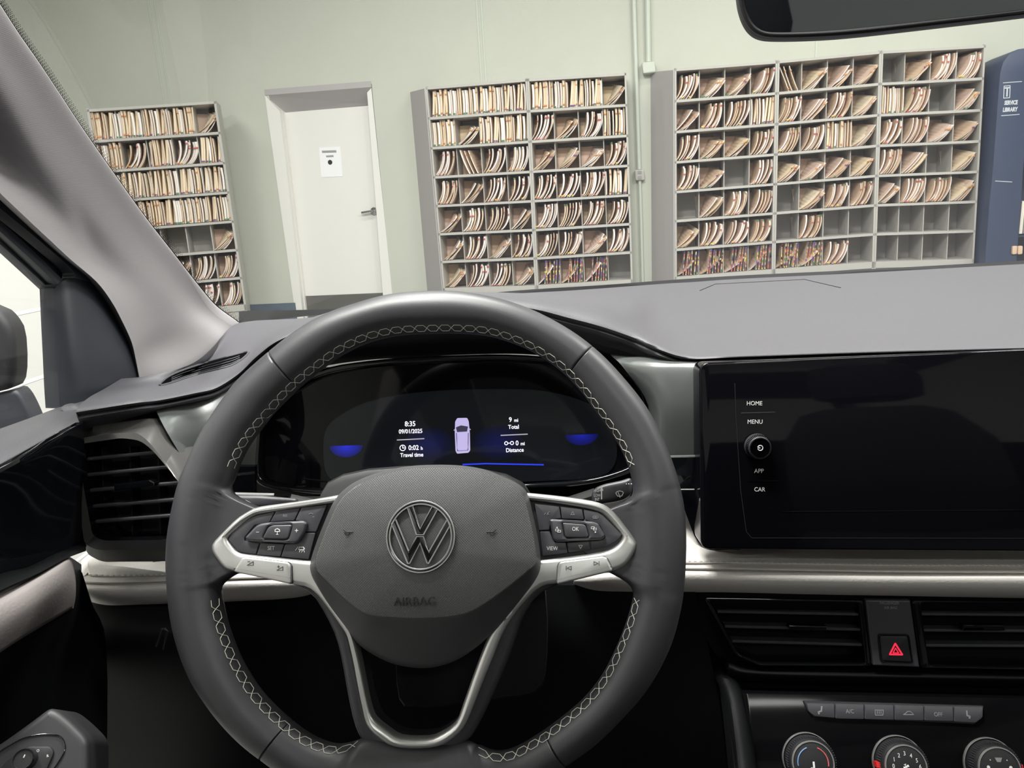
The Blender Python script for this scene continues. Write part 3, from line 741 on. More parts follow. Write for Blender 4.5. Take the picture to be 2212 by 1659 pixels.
G = [[PY(1478,1278,.668), PY(1560,1280,.66), PY(1800,1284,.66), PY(2212,1290,.66), PY(2700,1296,.66)],
     [PY(1512,1350,.668), PY(1570,1350,.672), PY(1800,1350,.672), PY(2212,1355,.672), PY(2700,1355,.672)],
     [PY(1545,1412,.664), PY(1600,1425,.668), PY(1800,1432,.668), PY(2212,1440,.668), PY(2700,1446,.668)],
     [PY(1572,1432,.655), PY(1625,1444,.652), PY(1800,1449,.650), PY(2212,1456,.650), PY(2700,1462,.650)],
     [PY(1574,1446,.652), PY(1625,1456,.646), PY(1800,1462,.644), PY(2212,1469,.644), PY(2700,1476,.644)],
     [PY(1575,1466,.66), PY(1625,1472,.658), PY(1800,1478,.656), PY(2212,1484,.656), PY(2700,1490,.656)],
     [PY(1596,1500,.668), PY(1640,1500,.668), PY(1800,1500,.668), PY(2212,1506,.668), PY(2700,1510,.668)],
     [PY(1628,1750,.64), PY(1660,1750,.64), PY(1800,1750,.64), PY(2212,1750,.64), PY(2700,1750,.64)]]
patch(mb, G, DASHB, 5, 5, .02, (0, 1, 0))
mb.build('centre_stack', dash, smooth=60)
mb = MB()
G = [[PY(1545,1462,.66), PY(1562,1464,.652), PY(1590,1474,.650), PY(1600,1484,.655)],
     [PY(1566,1530,.64), PY(1580,1530,.628), PY(1606,1530,.628), PY(1614,1530,.635)],
     [PY(1590,1750,.57), PY(1604,1750,.545), PY(1640,1750,.545), PY(1650,1750,.555)]]
patch(mb, G, DASHB, 4, 6, .02, (0, 1, 0))
mb.build('stack_side', dash)

mb = MB()
G = [[PY(140,905,.66), PY(180,905,.645), PY(250,890,.645), PY(345,868,.655), PY(420,858,.69)],
     [PY(140,925,.65), PY(180,922,.635), PY(250,912,.632), PY(335,900,.64), PY(372,930,.655)],
     [PY(150,965,.645), PY(185,960,.630), PY(250,945,.630), PY(330,950,.632), PY(372,1010,.64)]]
patch(mb, G, DASHB, 4, 4, .006, (0, 1, 0)); mb.build('end_panel', dash)
# ------------------------------------------------------------ side air vent
FL = Frame(275, 1060, .585, 14, -4, -.07)
vent = empty('air_vent', FL.M, 'piano black side air vent at the door end of the dashboard', 'air vent')
mb = MB(FL.M)
ho = [(160,942),(176,925),(255,913),(322,903),(340,919),(368,958),(412,1018),(420,1190),(382,1212),(220,1214),(186,1196),(174,1060)]
hi = [(168,966),(180,958),(262,946),(302,951),(328,971),(360,1008),(396,1054),(396,1150),(356,1166),(225,1168),(200,1158),(182,1060)]
HI, HO = fillet(FL.pts(hi, .004), .006), fillet(FL.pts(ho, -.02), .006)
cH = sum((Vector(p) for p in HI), Vector((0, 0))) / len(HI)
sc_r = lambda P, k, w: [(*(cH + (Vector(p) - cH) * k), w) for p in P]
mid = [(*(Vector(a) * .35 + Vector(b) * .65), .003) for a, b in zip(HO, HI)]
mb.rings([sc_r(HI, .97, -.030), sc_r(HI, .985, .001), sc_r(HI, 1.0, .004)], GLOSS); mb.rings([sc_r(HI, 1.0, .004), mid, sc_r(HO, 1.0, -.02), sc_r(HO, 1.0, -.05)], SURR)
yb_, sidx, gidx = FL.px(280, 1150)[1], mb.mi(SURR), mb.mi(MATTB)
for k_, f_1 in enumerate(mb.f):
    if mb.m[k_] == sidx and max(mb.v[i_].y for i_ in f_1) < yb_: mb.m[k_] = gidx  # downward faces blackened, where the painted reflection ends
mb.build('surround', vent)
mb = MB(FL.M); mb.poly(FL, [(172,952),(335,945),(398,1052),(398,1168),(192,1170)], -.034, -.030, MATTB); mb.build('duct', vent)
mb = MB(FL.M); mb.tube([(*FL.px(183, 972, .0), .0), (*FL.px(186, 1060, 0), .0), (*FL.px(189, 1150, 0), .0)], .0012, GLOSS, 8); mb.build('frame', vent)
def slat(F, p, q, parent, t=.0016, dpt=.012, w=-.002, m=SLATM):
    mb = MB(F.M); a, b = F.px(*p, w), F.px(*q, w)
    R = []
    for c in (a, b):
        x, y = c; R.append([(x, y + t * .8, w - dpt), (x, y + t, w - .0008), (x, y + t * .4, w), (x, y - t * .4, w), (x, y - t, w - .0008), (x, y - t * .6, w - dpt)])
    mb.rings(R, m, True, True, True)
    return mb.build('slat', parent)
for p, q in (((188,992),(340,977)), ((189,1026),(364,1009)), ((190,1060),(390,1043)), ((192,1095),(396,1078)), ((195,1128),(396,1112))): slat(FL, p, q, vent)
for x in (225, 285, 345):
    mb = MB(FL.M); a, b = FL.px(x, 965, -.02), FL.px(x + 6, 1160, -.02)
    mb.rings([[(c[0] - .0006, c[1], -.034), (c[0] + .0006, c[1], -.034), (c[0] + .0006, c[1], -.017), (c[0] - .0006, c[1], -.017)] for c in (a, b)], MATTB, True, True, True); mb.build('vane', vent)
mb = MB(FL.M); mb.prism(fillet(FL.pts([(248,1046),(326,1036),(338,1042),(336,1050),(250,1060)], .001), .0008), -.004, .003, GLOSS, .001); mb.build('thumb_tab', vent)

# ------------------------------------------------------------ centre vents and hazard panel
def cvent(lab, ol, slats, tabp, name='air_vent'):
    e = empty(name, Matrix.Translation(FV.W(*FV.px(*ol[0]), 0)), lab, 'air vent')
    mb = MB(FV.M); o2 = fillet(FV.pts(ol, .004), .004)
    c = sum((Vector(p) for p in o2), Vector((0, 0))) / len(o2)
    ins = [tuple(c + (Vector(p) - c) * .93) for p in o2]
    mb.prism([o2, ins], -.020, .003, GLOSS, .0015); mb.build('surround', e)
    mb = MB(FV.M); mb.poly(FV, ol, -.032, -.028, MATTB); mb.build('duct', e)
    for p, q in slats: slat(FV, p, q, e, .0014, .012, -.001)
    mb = MB(FV.M); mb.prism(fillet(FV.pts(tabp, .003), .0008), -.003, .004, GLOSS, .001); mb.build('thumb_tab', e)
    return e
cvent('piano black air vent below the touch screen, steering wheel side', [(1520,1292),(1868,1298),(1884,1440),(1640,1440),(1590,1418)],
      [((1550,1322),(1868,1328)), ((1566,1354),(1874,1361)), ((1582,1386),(1878,1394))], [(1703,1350),(1786,1352),(1784,1363),(1706,1361)])
cvent('piano black air vent below the touch screen, passenger side of hazard switch', [(1970,1298),(2560,1302),(2560,1455),(1990,1444)],
      [((1976,1327),(2545,1332)), ((1980,1362),(2545,1366)), ((1982,1395),(2545,1398))], [(2080,1349),(2168,1350),(2171,1362),(2078,1362)])
hz = empty('hazard_switch_panel', Matrix.Translation(FV.W(*FV.px(1928, 1440), 0)), 'black hazard switch panel with glowing red triangle between the centre vents', 'switch panel')
mb = MB(FV.M); mb.prism(fillet(FV.pts([(1871,1296),(1967,1297),(1987,1442),(1887,1438)], .006), .001), -.02, .006, BTN, .0015, 3)
mb.label(FV, 'PASSENGER', 1921.5, 1303, 6.5, .0061, INKF, .01, .9); mb.label(FV, 'AIR BAG', 1924, 1313, 6, .0061, INKF, .01, .9)
mb.build('panel', hz)
mb = MB(FV.M); mb.prism([fillet(FV.pts([(1896,1369),(1964,1370),(1974,1434),(1902,1431)], .007), .003), fillet(FV.pts([(1899,1372),(1961,1373),(1970,1431),(1905,1428)], .007), .0025)], .004, .0072, GLOSS, .0005)
mb.prism(fillet(FV.pts([(1900,1373),(1960,1374),(1969,1430),(1906,1427)], .007), .0025), .004, .0078, MATTB, .001, 3); hb = mb.build('button', hz)
mb = MB(FV.M)
mb.line(FV, [(1933.8,1390), (1949,1414), (1922,1413.5)], 3.6, .0079, HAZ, True); mb.line(FV, [(1934.5,1400), (1941,1410.5), (1929,1410.3)], 2.0, .0079, HAZ, True)
mb.build('warning_triangle', hb)

# ------------------------------------------------------------ climate panel
cp = empty('climate_control_panel', Matrix.Translation(FP.W(*FP.px(1900, 1659), 0)), 'piano black climate control panel with three round dials and key row', 'climate control panel')
mb = MB(FP.M); mb.prism(fillet(FP.pts([(1606,1496),(2760,1520),(2760,1830),(1650,1830)], .0), .004), -.03, .0, GLOSSD, .001); mb.build('panel', cp)
mb = MB(FP.M); mb.prism(fillet(FP.pts([(1736,1514),(1745,1536),(1758,1549),(2106,1565),(2123,1553),(2127,1525)], .003), .001), -.004, .0016, MATTB, .0006); mb.build('key_bed', cp)
xs_ = [1741, 1804, 1867.5, 1932, 1996.5, 2060.5, 2125]
def keyicon(i, b, z):
    x = (1771, 1836, 1899, 1962.5, 2027, 2092)[i]; y = 1535 + i * 1.9
    if i in (0, 5):
        s = 1 if i == 0 else -1
        b.line(FP, [(x + 4 * s, y - 9), (x + 3 * s, y + 1), (x - 3 * s, y + 3), (x - 2 * s, y + 7)], 3.2, z, INKF)
    elif i == 1: b.label(FP, 'A/C', x, y, 9, z, INKF, .02, .85)
    elif i == 4: b.label(FP, 'OFF', x, y + 1, 9, z, INKF, .02, .85)
    elif i == 2:
        b.line(FP, [(x - 9, y - 5), (x + 9, y - 5), (x + 8, y + 6), (x - 8, y + 6)], 1.4, z, INKF, True)
        for k in (-4, 0, 4): b.line(FP, [(x + k, y + 3), (x + k, y - 3)], 1.5, z, INKF)
    else:
        b.line(FP, [(x - 11, y + 3), (x - 6, y), (x - 2, y - 4), (x + 4, y - 4), (x + 8, y), (x + 11, y + 3)], 1.5, z, INKF, True)
for i in range(6):
    a, c = xs_[i] + .8, xs_[i + 1] - .8
    y = lambda x: 1519 + (x - 1741) * .022
    L = [(a, y(a)), (c, y(c)), (c, y(c) + 32), (a, y(a) + 32)]
    if i == 0: L = [(a, y(a)), (c, y(c)), (c, y(c) + 31), (a + 18, y(a) + 28), (a + 5, y(a) + 18)]
    if i == 5: L = [(a, y(a)), (c, y(c)), (c - 1, y(c) + 22), (c - 16, y(c) + 34), (a, y(a) + 33)]
    b = MB(FP.M); b.prism(fillet(FP.pts(L, .004), .0011, 3), .0, .0038, BTN, .0006); keyicon(i, b, .0039); b.build('climate_key', cp)
def dial(cx, cy, r1, fx, fy, r2, deco, lab):
    d = MB(FP.M); u = FP.upp(cx, cy, .002)
    c = FP.px(cx, cy, .002); f = FP.px(fx, fy, .016)
    d.lathe([(r1 * u, -.002), (r1 * u, .0022), (r1 * u * .99, .0028), (r1 * u * .97, .0028), (r1 * u * .965, .001)], (*c, 0), SATIN, cap=False, n=64)
    d.lathe([(r1 * u * .93, .0), (r1 * u * .92, .006), (r2 * u * 1.10, .014), (r2 * u * 1.03, .0160), (r2 * u * .6, .0160), (0, .0160)], (*c, 0), MATTB, n=64)
    o = d.build('dial', cp); tag(o, lab, None)
    k = MB(FP.M)
    for i in range(64):
        a = i * math.pi / 32
        k.tube([(c[0] + math.cos(a) * r1 * u * .92, c[1] + math.sin(a) * r1 * u * .92, .007), (c[0] + math.cos(a) * r2 * u * 1.13, c[1] + math.sin(a) * r2 * u * 1.13, .0135)], .0005, BTN, 5)
    k.build('grip', o)
    u2 = FP.upp(fx, fy, .017)
    k = MB(FP.M)
    k.lathe([(r2 * u2 * 1.01, .012), (r2 * u2 * 1.01, .0168), (r2 * u2 * .99, .0177), (r2 * u2 * .955, .0177), (r2 * u2 * .945, .0165)], (*c, 0), SATIN, cap=False, n=64); k.build('ring', o)
    k = MB(FP.M); k.lathe([(r2 * u2 * .95, .0165), (r2 * u2 * .9, .0168), (0, .0168)], (*c, 0), MATTB, n=48); deco(k, c, .0170, u2, FP); k.build('dial_face', o)
def arc(k, c, z, r, a0, a1, m, w, F):
    P = [(c[0] + math.cos(math.radians(a)) * r, c[1] + math.sin(math.radians(a)) * r) for a in [a0 + (a1 - a0) * i / 14 for i in range(15)]]
    k.tube([(x, y, z) for x, y in P], w, m, 6)
def d1_(k, c, z, u, F):
    arc(k, c, z, 33 * u, 110, 190, BLUEM, .0005, F); arc(k, c, z, 33 * u, 70, -10, REDM, .0005, F)
    k.text('MAX', Matrix.Translation((c[0] - 11 * u, c[1] - 18 * u, z)), 10 * u, INK, .0001, .9)
    k.box((c[0] - 1 * u, c[1] - 12 * u, z - .0002), (c[0] + 3 * u, c[1] + 3 * u, z + .0002), INK)
    k.box((c[0] - 6 * u, c[1] - 14 * u, z - .0002), (c[0] + 1 * u, c[1] - 9 * u, z + .0002), INK)
def d2_(k, c, z, u, F):
    for i, (dx, dy) in enumerate([(-26.5, 1), (-23.8, 14.6), (-12.6, 23), (0, 27.2), (13.6, 22.8), (25, 13.3), (31, 0.7)]):
        k.text(str(i), Matrix.Translation((c[0] + (dx - .5) * u, c[1] + dy * u, z)), 12.5 * u, INK, .0001, .85)
    for i in range(4):
        a = i * math.pi / 2 + .4; k.tube([(c[0], c[1], z), (c[0] + math.cos(a) * 6 * u, c[1] + math.sin(a) * 6 * u, z)], [.0003, .0012], INK, 6)
def d3_(k, c, z, u, F):
    k.prism([(c[0] - 8 * u, c[1] + 24 * u), (c[0] + 8 * u, c[1] + 24 * u), (c[0] + 4 * u, c[1] + 15 * u), (c[0] - 4 * u, c[1] + 15 * u)], z - .0002, z + .0002, INKF)
    for s in (-1, 1):
        k.lathe([(3.5 * u, 0), (3.5 * u, .0003), (0, .0003)], (c[0] + s * 24 * u, c[1] + 4 * u, z - .0001), INK, n=12)
        k.prism([(c[0] + s * 24 * u - 4 * u, c[1]), (c[0] + s * 24 * u + 5 * u, c[1] + 2 * u), (c[0] + s * 24 * u + 6 * u, c[1] - 12 * u), (c[0] + s * 24 * u - 5 * u, c[1] - 12 * u)], z - .0002, z + .0002, INKF)
        k.lathe([(1.2 * u, 0), (1.2 * u, .0003), (0, .0003)], (c[0] + s * 18 * u, c[1] + 19 * u, z - .0001), INK, n=8)
dial(1745.5, 1640, 55, 1751, 1644, 45.5, d1_, 'temperature dial with blue and red arcs')
dial(1942, 1648, 57, 1949.6, 1654, 45.5, d2_, 'fan speed dial with white digits')
dial(2140, 1653, 57.5, 2149.6, 1657, 46, d3_, 'air distribution dial')
for x, y in ((1900,1652), (2203,1657)):
    mb = MB(FP.M); c = FP.px(x, y, .012); mb.box((c[0] - .0032, c[1] - .0022, .006), (c[0] + .0025, c[1] + .0022, .013), RED); mb.build('dial_marker', cp)

# ------------------------------------------------------------ instrument cluster
FC = Frame(1000, 930, .765, 17, 0, -.035)
cl = empty('instrument_cluster', FC.M, 'digital instrument cluster behind the steering wheel showing time, trip and car icon', 'instrument cluster')
co = [(552,900),(546,1025),(554,1044),(575,1054),(640,1066),(740,1072),(940,1068),(1136,1056),(1269,1050),(1350,1028),(1392,1010),(1400,960),(1398,880),(1377,828),(1336,800),(1270,782),(1123,763),(936,768),(811,776),(690,794),(620,835),(580,868)]
ci = [(566,912),(561,1018),(568,1034),(590,1044),(645,1054),(740,1060),(940,1057),(1136,1044),(1262,1038),(1338,1018),(1376,998),(1386,955),(1384,884),(1366,842),(1330,814),(1268,797),(1123,778),(936,783),(811,791),(696,810),(632,848),(592,880)]
mb = MB(FC.M); A_, B_ = chaikin(FC.pts(co, .010), 2), chaikin(FC.pts(ci, .004), 2)
mb.prism([A_, B_], -.02, .010, GLOSS, .0022, 4); mb.build('bezel', cl)
mb = MB(FC.M); c_ = Vector(FC.px(970, 920)); mb.prism([tuple(c_ + (Vector(p) - c_) * 1.012) for p in B_], -.006, -.001, SCREEN); mb.build('glass', cl)
scr = MB(FC.M)
lcd = [(698,990),(700,925),(735,896),(780,872),(850,853),(960,842),(1090,840),(1168,842),(1240,858),(1300,885),(1330,930),(1335,1000),(1300,1034),(1136,1040),(940,1050),(740,1050),(705,1030)]
scr.prism(chaikin(FC.pts(lcd), 2), -.001, .0002, LCDK)
disp = scr.build('display', cl)
z = .0005; s = -.03
def circ(b, F, x, y, r, w, m, z): b.line(F, [(x + math.cos(a) * r, y + math.sin(a) * r) for a in [i * math.pi / 10 for i in range(20)]], w, z, m, True)
TXT = [('8:35', 886, 916, 11), ('09/01/2025', 887, 932, 9), ('Travel time', 889.5, 983, 8.6), ('0:02', 893.5, 967.5, 10.5), ('h', 911, 968.5, 7.5), ('9', 1102.5, 907, 10.5), ('mi', 1115, 908, 7.5), ('Total', 1109.5, 922.5, 8.8), ('0', 1117, 957.5, 10.5), ('mi', 1129, 958.5, 7.5), ('Distance', 1112, 972.5, 8.8)]
for nm, sel in (('time_readout', TXT[:5]), ('trip_readout', TXT[5:])):
    b = MB(FC.M)
    for t, x, y, cap in sel: b.label(FC, t, x, y, cap, z, LCDW, s, .9, weight=.00010)
    if nm[:2] == 'ti':
        circ(b, FC, 870, 967.5, 6, 1.6, LCDW, z); b.line(FC, [(870, 963.5), (870, 968), (874, 967.6)], 1.5, z, LCDW); b.line(FC, [(858,950.5),(916,947.5)], 2.2, z, LCDG)
    else:
        circ(b, FC, 1093.5, 957.5, 3.4, 1.7, LCDW, z); circ(b, FC, 1106, 957, 3.4, 1.7, LCDW, z); b.line(FC, [(1097, 957.5), (1102.5, 957.2)], 1.5, z, LCDW); b.line(FC, [(1082,940.5),(1139.5,937.8)], 2.2, z, LCDG)
    b.build(nm, disp)
C6 = lambda L: [(520 + x / 2.404, 740 + y / 2.404) for x, y in L]
b = MB(FC.M)
b.prism(fillet(FC.pts(C6([(1114,410),(1125,392),(1176,391),(1184,408),(1190,470),(1192,560),(1183,572),(1124,577),(1116,562),(1112,470)])), .0012), .0, .0008, LCDV)
b.prism(FC.pts(C6([(1118,440),(1145,430),(1181,436),(1176,462),(1124,465)])), .0, .0012, LCDV2)
b.prism(fillet(FC.pts(C6([(1124,468),(1176,465),(1181,545),(1176,558),(1130,561),(1125,548)])), .0008), .0, .0013, LCDV)
b.line(FC, C6([(1120,470),(1126,562),(1180,558),(1182,470)]), 1.4, .0009, LCDV2)
b.line(FC, C6([(1108,456),(1116,448)]), 1.8, .0004, LCDG); b.line(FC, C6([(1184,446),(1193,452)]), 1.8, .0004, LCDG)
b.build('car_icon', disp)
b = MB(FC.M); b.line(FC, [(1000,1003.5),(1050,1001.5),(1174,1004)], 3.0, z, LCDB); b.build('blue_line', disp)
for x, y, w, h, st in ((748, 962.5, 36, 25, .30), (1256, 938.5, 36, 24, .17)):
    c = FC.px(x, y); u = FC.upp(x, y)
    g = glow_mat('blue gauge glow', (0.02, 0.03, 1, 1), st * 2.2, c[0], c[1], (w + 5) * u, (h + 4) * u)
    b = MB(FC.M); P = [(c[0] + math.cos(a) * w * u, c[1] + math.sin(a) * h * u) for a in [-math.pi * i / 20 for i in range(21)]]
    b.space = FC.M @ Matrix.Translation((0, 0, 0)); b.prism(P, .0, .0006, g); b.build('gauge_glow', disp)
for x, y, w, h, st in ((925, 960, 60, 40, .06), (1075, 956, 60, 40, .06)):
    c = FC.px(x, y); u = FC.upp(x, y)
    g = glow_mat('soft blue glow', (0.02, 0.03, 1, 1), st, c[0], c[1], w * u, h * u)
    b = MB(FC.M); P = [(c[0] + math.cos(a) * w * u, c[1] + math.sin(a) * h * u) for a in [2 * math.pi * i / 30 for i in range(30)]]
    b.prism(P, .0, .0003, g); b.build('gauge_glow', disp)

# ------------------------------------------------------------ touch screen
FI = Frame(1860, 980, .655, 9, 0, 0.003)
sc_ = empty('touch_screen', FI.M, 'large black glass touch screen switched off, with side menu lettering and knob', 'touch screen')
mb = MB(FI.M); so = FI.pts([(1511,784),(2212,755),(2560,741),(2560,1196),(2212,1192),(1514,1187)], .012)
mb.prism(fillet(so, .009, 8), -.018, .012, SCREEN, .0022, 4); mb.build('glass', sc_)
mb = MB(FI.M)
w = .0121
mb.line(FI, [(1690,1105),(2400,1100)], 1.6, w, DCHROME)
mb.line(FI, [(1601,892),(1674,890)], 2.2, w, DCHROME); mb.line(FI, [(1617,1038.5),(1679,1038.3)], 2.2, w, DCHROME)
mb.line(FI, [(1587,828),(1590,910),(1600,1060),(1612,1148),(1624,1162),(1700,1162),(2400,1163)], 1.2, w, MATTB)
for t, x, y in (('HOME', 1629.7, 871.6), ('MENU', 1631, 911.4), ('APP', 1639.5, 1017.6), ('CAR', 1641, 1057.6)): mb.label(FI, t, x, y, 9.5, w, INK, 0, .92)
mb.build('menu_lettering', sc_)
mb = MB(FI.M); c = FI.px(1636, 964, .013); u = FI.upp(1636, 964, .013)
mb.lathe([(28 * u, .012), (27.5 * u, .016), (24 * u, .0215), (23 * u, .022)], (*c, 0), BTN, n=48, cap=False)
for i in range(48):
    a = i * math.pi / 24; mb.tube([(c[0] + math.cos(a) * 27.4 * u, c[1] + math.sin(a) * 27.4 * u, .0165), (c[0] + math.cos(a) * 24.3 * u, c[1] + math.sin(a) * 24.3 * u, .0212)], .0004, DCHROME, 5)
k = mb.build('knob', sc_)
mb = MB(FI.M)
mb.lathe([(23 * u, .0215), (22.6 * u, .0228), (21 * u, .0228), (20.6 * u, .0222)], (*c, 0), CHROME, n=48, cap=False); mb.build('ring', k)
mb = MB(FI.M)
mb.lathe([(20.6 * u, .0222), (0, .0222)], (*c, 0), SCREEN, n=48)
mb.tube([(c[0] + math.cos(a) * 5.5 * u, c[1] + math.sin(a) * 5.5 * u, .0223) for a in [math.radians(d) for d in range(200, 521, 16)]], .0004, INK, 6)
mb.tube([(c[0] - 5.5 * u, c[1], .0223), (c[0], c[1], .0223)], .0004, INK, 6)
mb.build('knob_cap', k)

# ------------------------------------------------------------ column stalks and shroud
FS = Frame(1320, 1060, .555, 24)
stk = empty('wiper_stalk', Matrix.Translation(FS.W(*FS.px(1282, 1090), 0)), 'black wiper stalk with white washer symbols, right of the wheel hub', 'control stalk')
mb = MB(FS.M)
P = FS.pts([(1278,1092),(1278,1066),(1286,1053),(1306,1045),(1345,1037),(1364,1030),(1368,1050),(1366,1066),(1352,1078),(1330,1084)], .004)
mb.prism(fillet(P, .003), -.012, .004, BTN, .004, 4)
mb.tube([FS.M.inverted() @ FS.W(*FS.px(1290, 1075), -.006), (*FS.px(1180, 1110), -.02)], .008, MATTB, 10)
for t, y in (('HIGH', 1060), ('LOW', 1070.5), ('INT', 1079)): mb.label(FS, t, 1290, y, 6.5, .0041, INK, .0, .7)
mb.line(FS, [(1299.5,1078),(1299.5,1058)], 2.4, .0041, INK); mb.prism(FS.pts([(1295.5,1060),(1303.5,1060),(1299.7,1051)], .004), .004, .0043, INK)
mb.line(FS, R4([(1245,268),(1262,248),(1295,240),(1330,248),(1343,262),(1322,305),(1270,308)]), 1.4, .0041, INK, True); mb.line(FS, R4([(1275,258),(1300,325)]), 1.3, .0041, INK)
for x, r in ((1381, 2.0), (1411, 2.4), (1444, 2.8)):
    c = FS.px(1120 + x / 5.925, 1020 + 152 / 5.925, .004); mb.lathe([(r * .55 * FS.upp(1350, 1045), 0), (0, .0004)], (*c, .004), INK, n=10)
mb.build('lever', stk)
FT = Frame(560, 1078, .55, 24)
stk = empty('indicator_stalk', Matrix.Translation(FT.W(*FT.px(640, 1080), 0)), 'black indicator stalk with white lamp symbols, left of the wheel hub', 'control stalk')
mb = MB(FT.M)
mb.prism(fillet(FT.pts([(490,1069),(560,1070),(640,1077),(640,1100),(520,1096),(506,1088)], .004), .002), -.010, .004, BTN, .003, 4)
mb.tube([(*FT.px(620, 1088), -.004), (*FT.px(720, 1112), -.02)], .008, MATTB, 10)
mb.line(FT, L4([(445,262),(470,255),(495,268),(512,295)]), 1.6, .0042, INK); mb.line(FT, L4([(555,298),(580,262),(645,295)]), 1.6, .0042, INK, True)
mb.build('lever', stk)
sh = MB()
Csh = FW.M
shr = MB(FW.M)
ring = lambda w, k, px: [( *(Vector(p) * k), w) for p in chaikin(FW.pts(px, w), 1)]
sp_ = [(800,1090),(1080,1090),(1160,1180),(1182,1300),(1180,1440),(1165,1490),(1130,1502),(880,1530),(858,1500),(855,1380),(740,1300),(720,1180)]
shr.rings([ring(-.055, 1, sp_), ring(-.06, 1.01, sp_), ring(-.10, 1.0, sp_), ring(-.20, .95, sp_)], DASHB, True, True, True)
tag(shr.build('steering_column_shroud'), 'black plastic shroud around the steering column below the hub', 'column shroud')
# ------------------------------------------------------------ driver's door
door = empty('driver_door', PX(60, 1400, -.42), 'dark driver door card with pale padded armrest and piano black insert', 'car door')
def xp(L, X): return [PX(a, b, c) for (a, b), c in zip(L, X if isinstance(X, list) else [X] * len(L))]
mb = MB()
G = [xp([(-260,1019),(-120,968),(0,926),(70,901),(130,879),(190,862),(260,842)], [-.47,-.47,-.47,-.47,-.47,-.46,-.45]),
     xp([(-260,1042),(-120,983),(0,938),(70,912),(130,889),(176,873),(230,856)], [-.455,-.455,-.455,-.452,-.450,-.445,-.44]),
     xp([(-260,1080),(-120,1018),(0,968),(70,934),(130,907),(168,893),(196,882)], [-.43,-.43,-.43,-.43,-.43,-.428,-.425]),
     xp([(-260,1140),(-120,1068),(0,1008),(70,970),(130,939),(164,921),(178,914)], [-.412,-.412,-.412,-.410,-.405,-.402,-.40])]
patch(mb, G, DASH, 4, 4, .012, (-.4, 0, -1)); o = mb.build('sill_trim', door); tag(o, 'slate grey sill trim', None)
mb = MB()
G = [xp([(-260,1140),(-120,1068),(0,1009),(70,971),(130,940),(164,922),(176,915)], [-.412,-.412,-.412,-.410,-.405,-.402,-.40]),
     xp([(-260,1152),(-120,1080),(0,1021),(70,983),(130,950),(166,932),(180,925)], -.400),
     xp([(-260,1250),(-120,1180),(0,1120),(70,1090),(130,1070),(170,1060),(188,1055)], -.412),
     xp([(-260,1350),(-120,1290),(0,1243),(70,1230),(130,1205),(170,1185),(190,1180)], -.415)]
patch(mb, G, GLOSS, 4, 4, .006, (-1, 0, 0)); mb.build('gloss_insert', door)
mb = MB()
G = [xp([(-260,1350),(-120,1290),(0,1241),(84,1220),(150,1186),(185,1170)], -.413),
     xp([(-260,1420),(-120,1340),(0,1276),(84,1238),(142,1207),(186,1190)], [-.385,-.385,-.385,-.387,-.393,-.40])]
patch(mb, G, DASHB, 4, 3, .01, (-1, 0, 0)); mb.build('armrest_shelf', door)
mb = MB()
G = [xp([(-260,1428),(-120,1348),(0,1286),(84,1243),(142,1208),(152,1206)], [-.392,-.392,-.392,-.392,-.398,-.41]),
     xp([(-260,1440),(-120,1362),(0,1302),(84,1254),(145,1216),(156,1213)], [-.380,-.380,-.380,-.382,-.390,-.405]),
     xp([(-260,1500),(-120,1415),(0,1345),(84,1296),(152,1250),(163,1245)], [-.374,-.374,-.374,-.376,-.386,-.405]),
     xp([(-260,1560),(-120,1462),(0,1378),(84,1324),(154,1284),(164,1280)], [-.376,-.376,-.376,-.380,-.390,-.405]),
     xp([(-260,1600),(-120,1500),(0,1410),(84,1357),(150,1318),(160,1314)], [-.386,-.386,-.388,-.392,-.40,-.41])]
patch(mb, G, CREAMD, 5, 4, .012, (-1, 0, 0)); o = mb.build('armrest_pad', door, smooth=70); tag(o, 'pale grey padded armrest', None)
mb = MB()
G = [xp([(-260,1600),(-120,1500),(0,1408),(84,1354),(150,1300),(172,1230),(196,1300)], [-.395,-.395,-.395,-.395,-.40,-.408,-.41]),
     xp([(-260,1700),(-120,1640),(0,1540),(84,1480),(160,1430),(200,1400),(230,1400)], -.43),
     xp([(-260,1900),(-120,1860),(0,1800),(84,1780),(160,1750),(200,1740),(230,1740)], -.44)]
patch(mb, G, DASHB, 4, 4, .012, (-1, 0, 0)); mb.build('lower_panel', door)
# switch pod on the door pull
PODM = mat('dark pod plastic', rgb(38, 38, 41), 0.5)
FD = Frame(80, 1640, .40, 38, 20, -.25)
mb = MB(FD.M)
pp = [(-160,1700),(0,1605),(60,1562),(105,1528),(125,1536),(150,1556),(180,1586),(189,1602),(189,1800),(-160,1900)]
mb.prism(fillet(FD.pts(pp, 0), .006, 5), -.05, .0, PODM, .005, 5); pod = mb.build('switch_pod', door)
mb = MB(FD.M); P = fillet(FD.pts([(-60,1680),(0,1620),(50,1592),(90,1584),(128,1586),(140,1600),(142,1620),(128,1645),(110,1670),(80,1740),(-60,1800)], .001), .004, 5)
c = sum((Vector(p) for p in P), Vector((0, 0))) / len(P)
mb.prism([P, [tuple(c + (Vector(p) - c) * .965) for p in P]], -.002, .0012, DCHROME, .0004); mb.build('pod_trim', pod)
mb = MB(FD.M); P = fillet(FD.pts([(-20,1680),(20,1640),(60,1612),(110,1612),(118,1625),(105,1655),(70,1720),(-20,1760)], .001), .003, 4)
mb.prism(P, -.002, .002, MATTB, .001)
mb.label(FD, 'O', 82, 1622, 6, .0021, INK, -.3, .9); mb.label(FD, 'R', 103, 1633, 6, .0021, INK, -.3, .9)
mb.build('switch_plate', pod)
mb = MB(FD.M); c = FD.px(50, 1640, .008); u = FD.upp(50, 1640, .008)
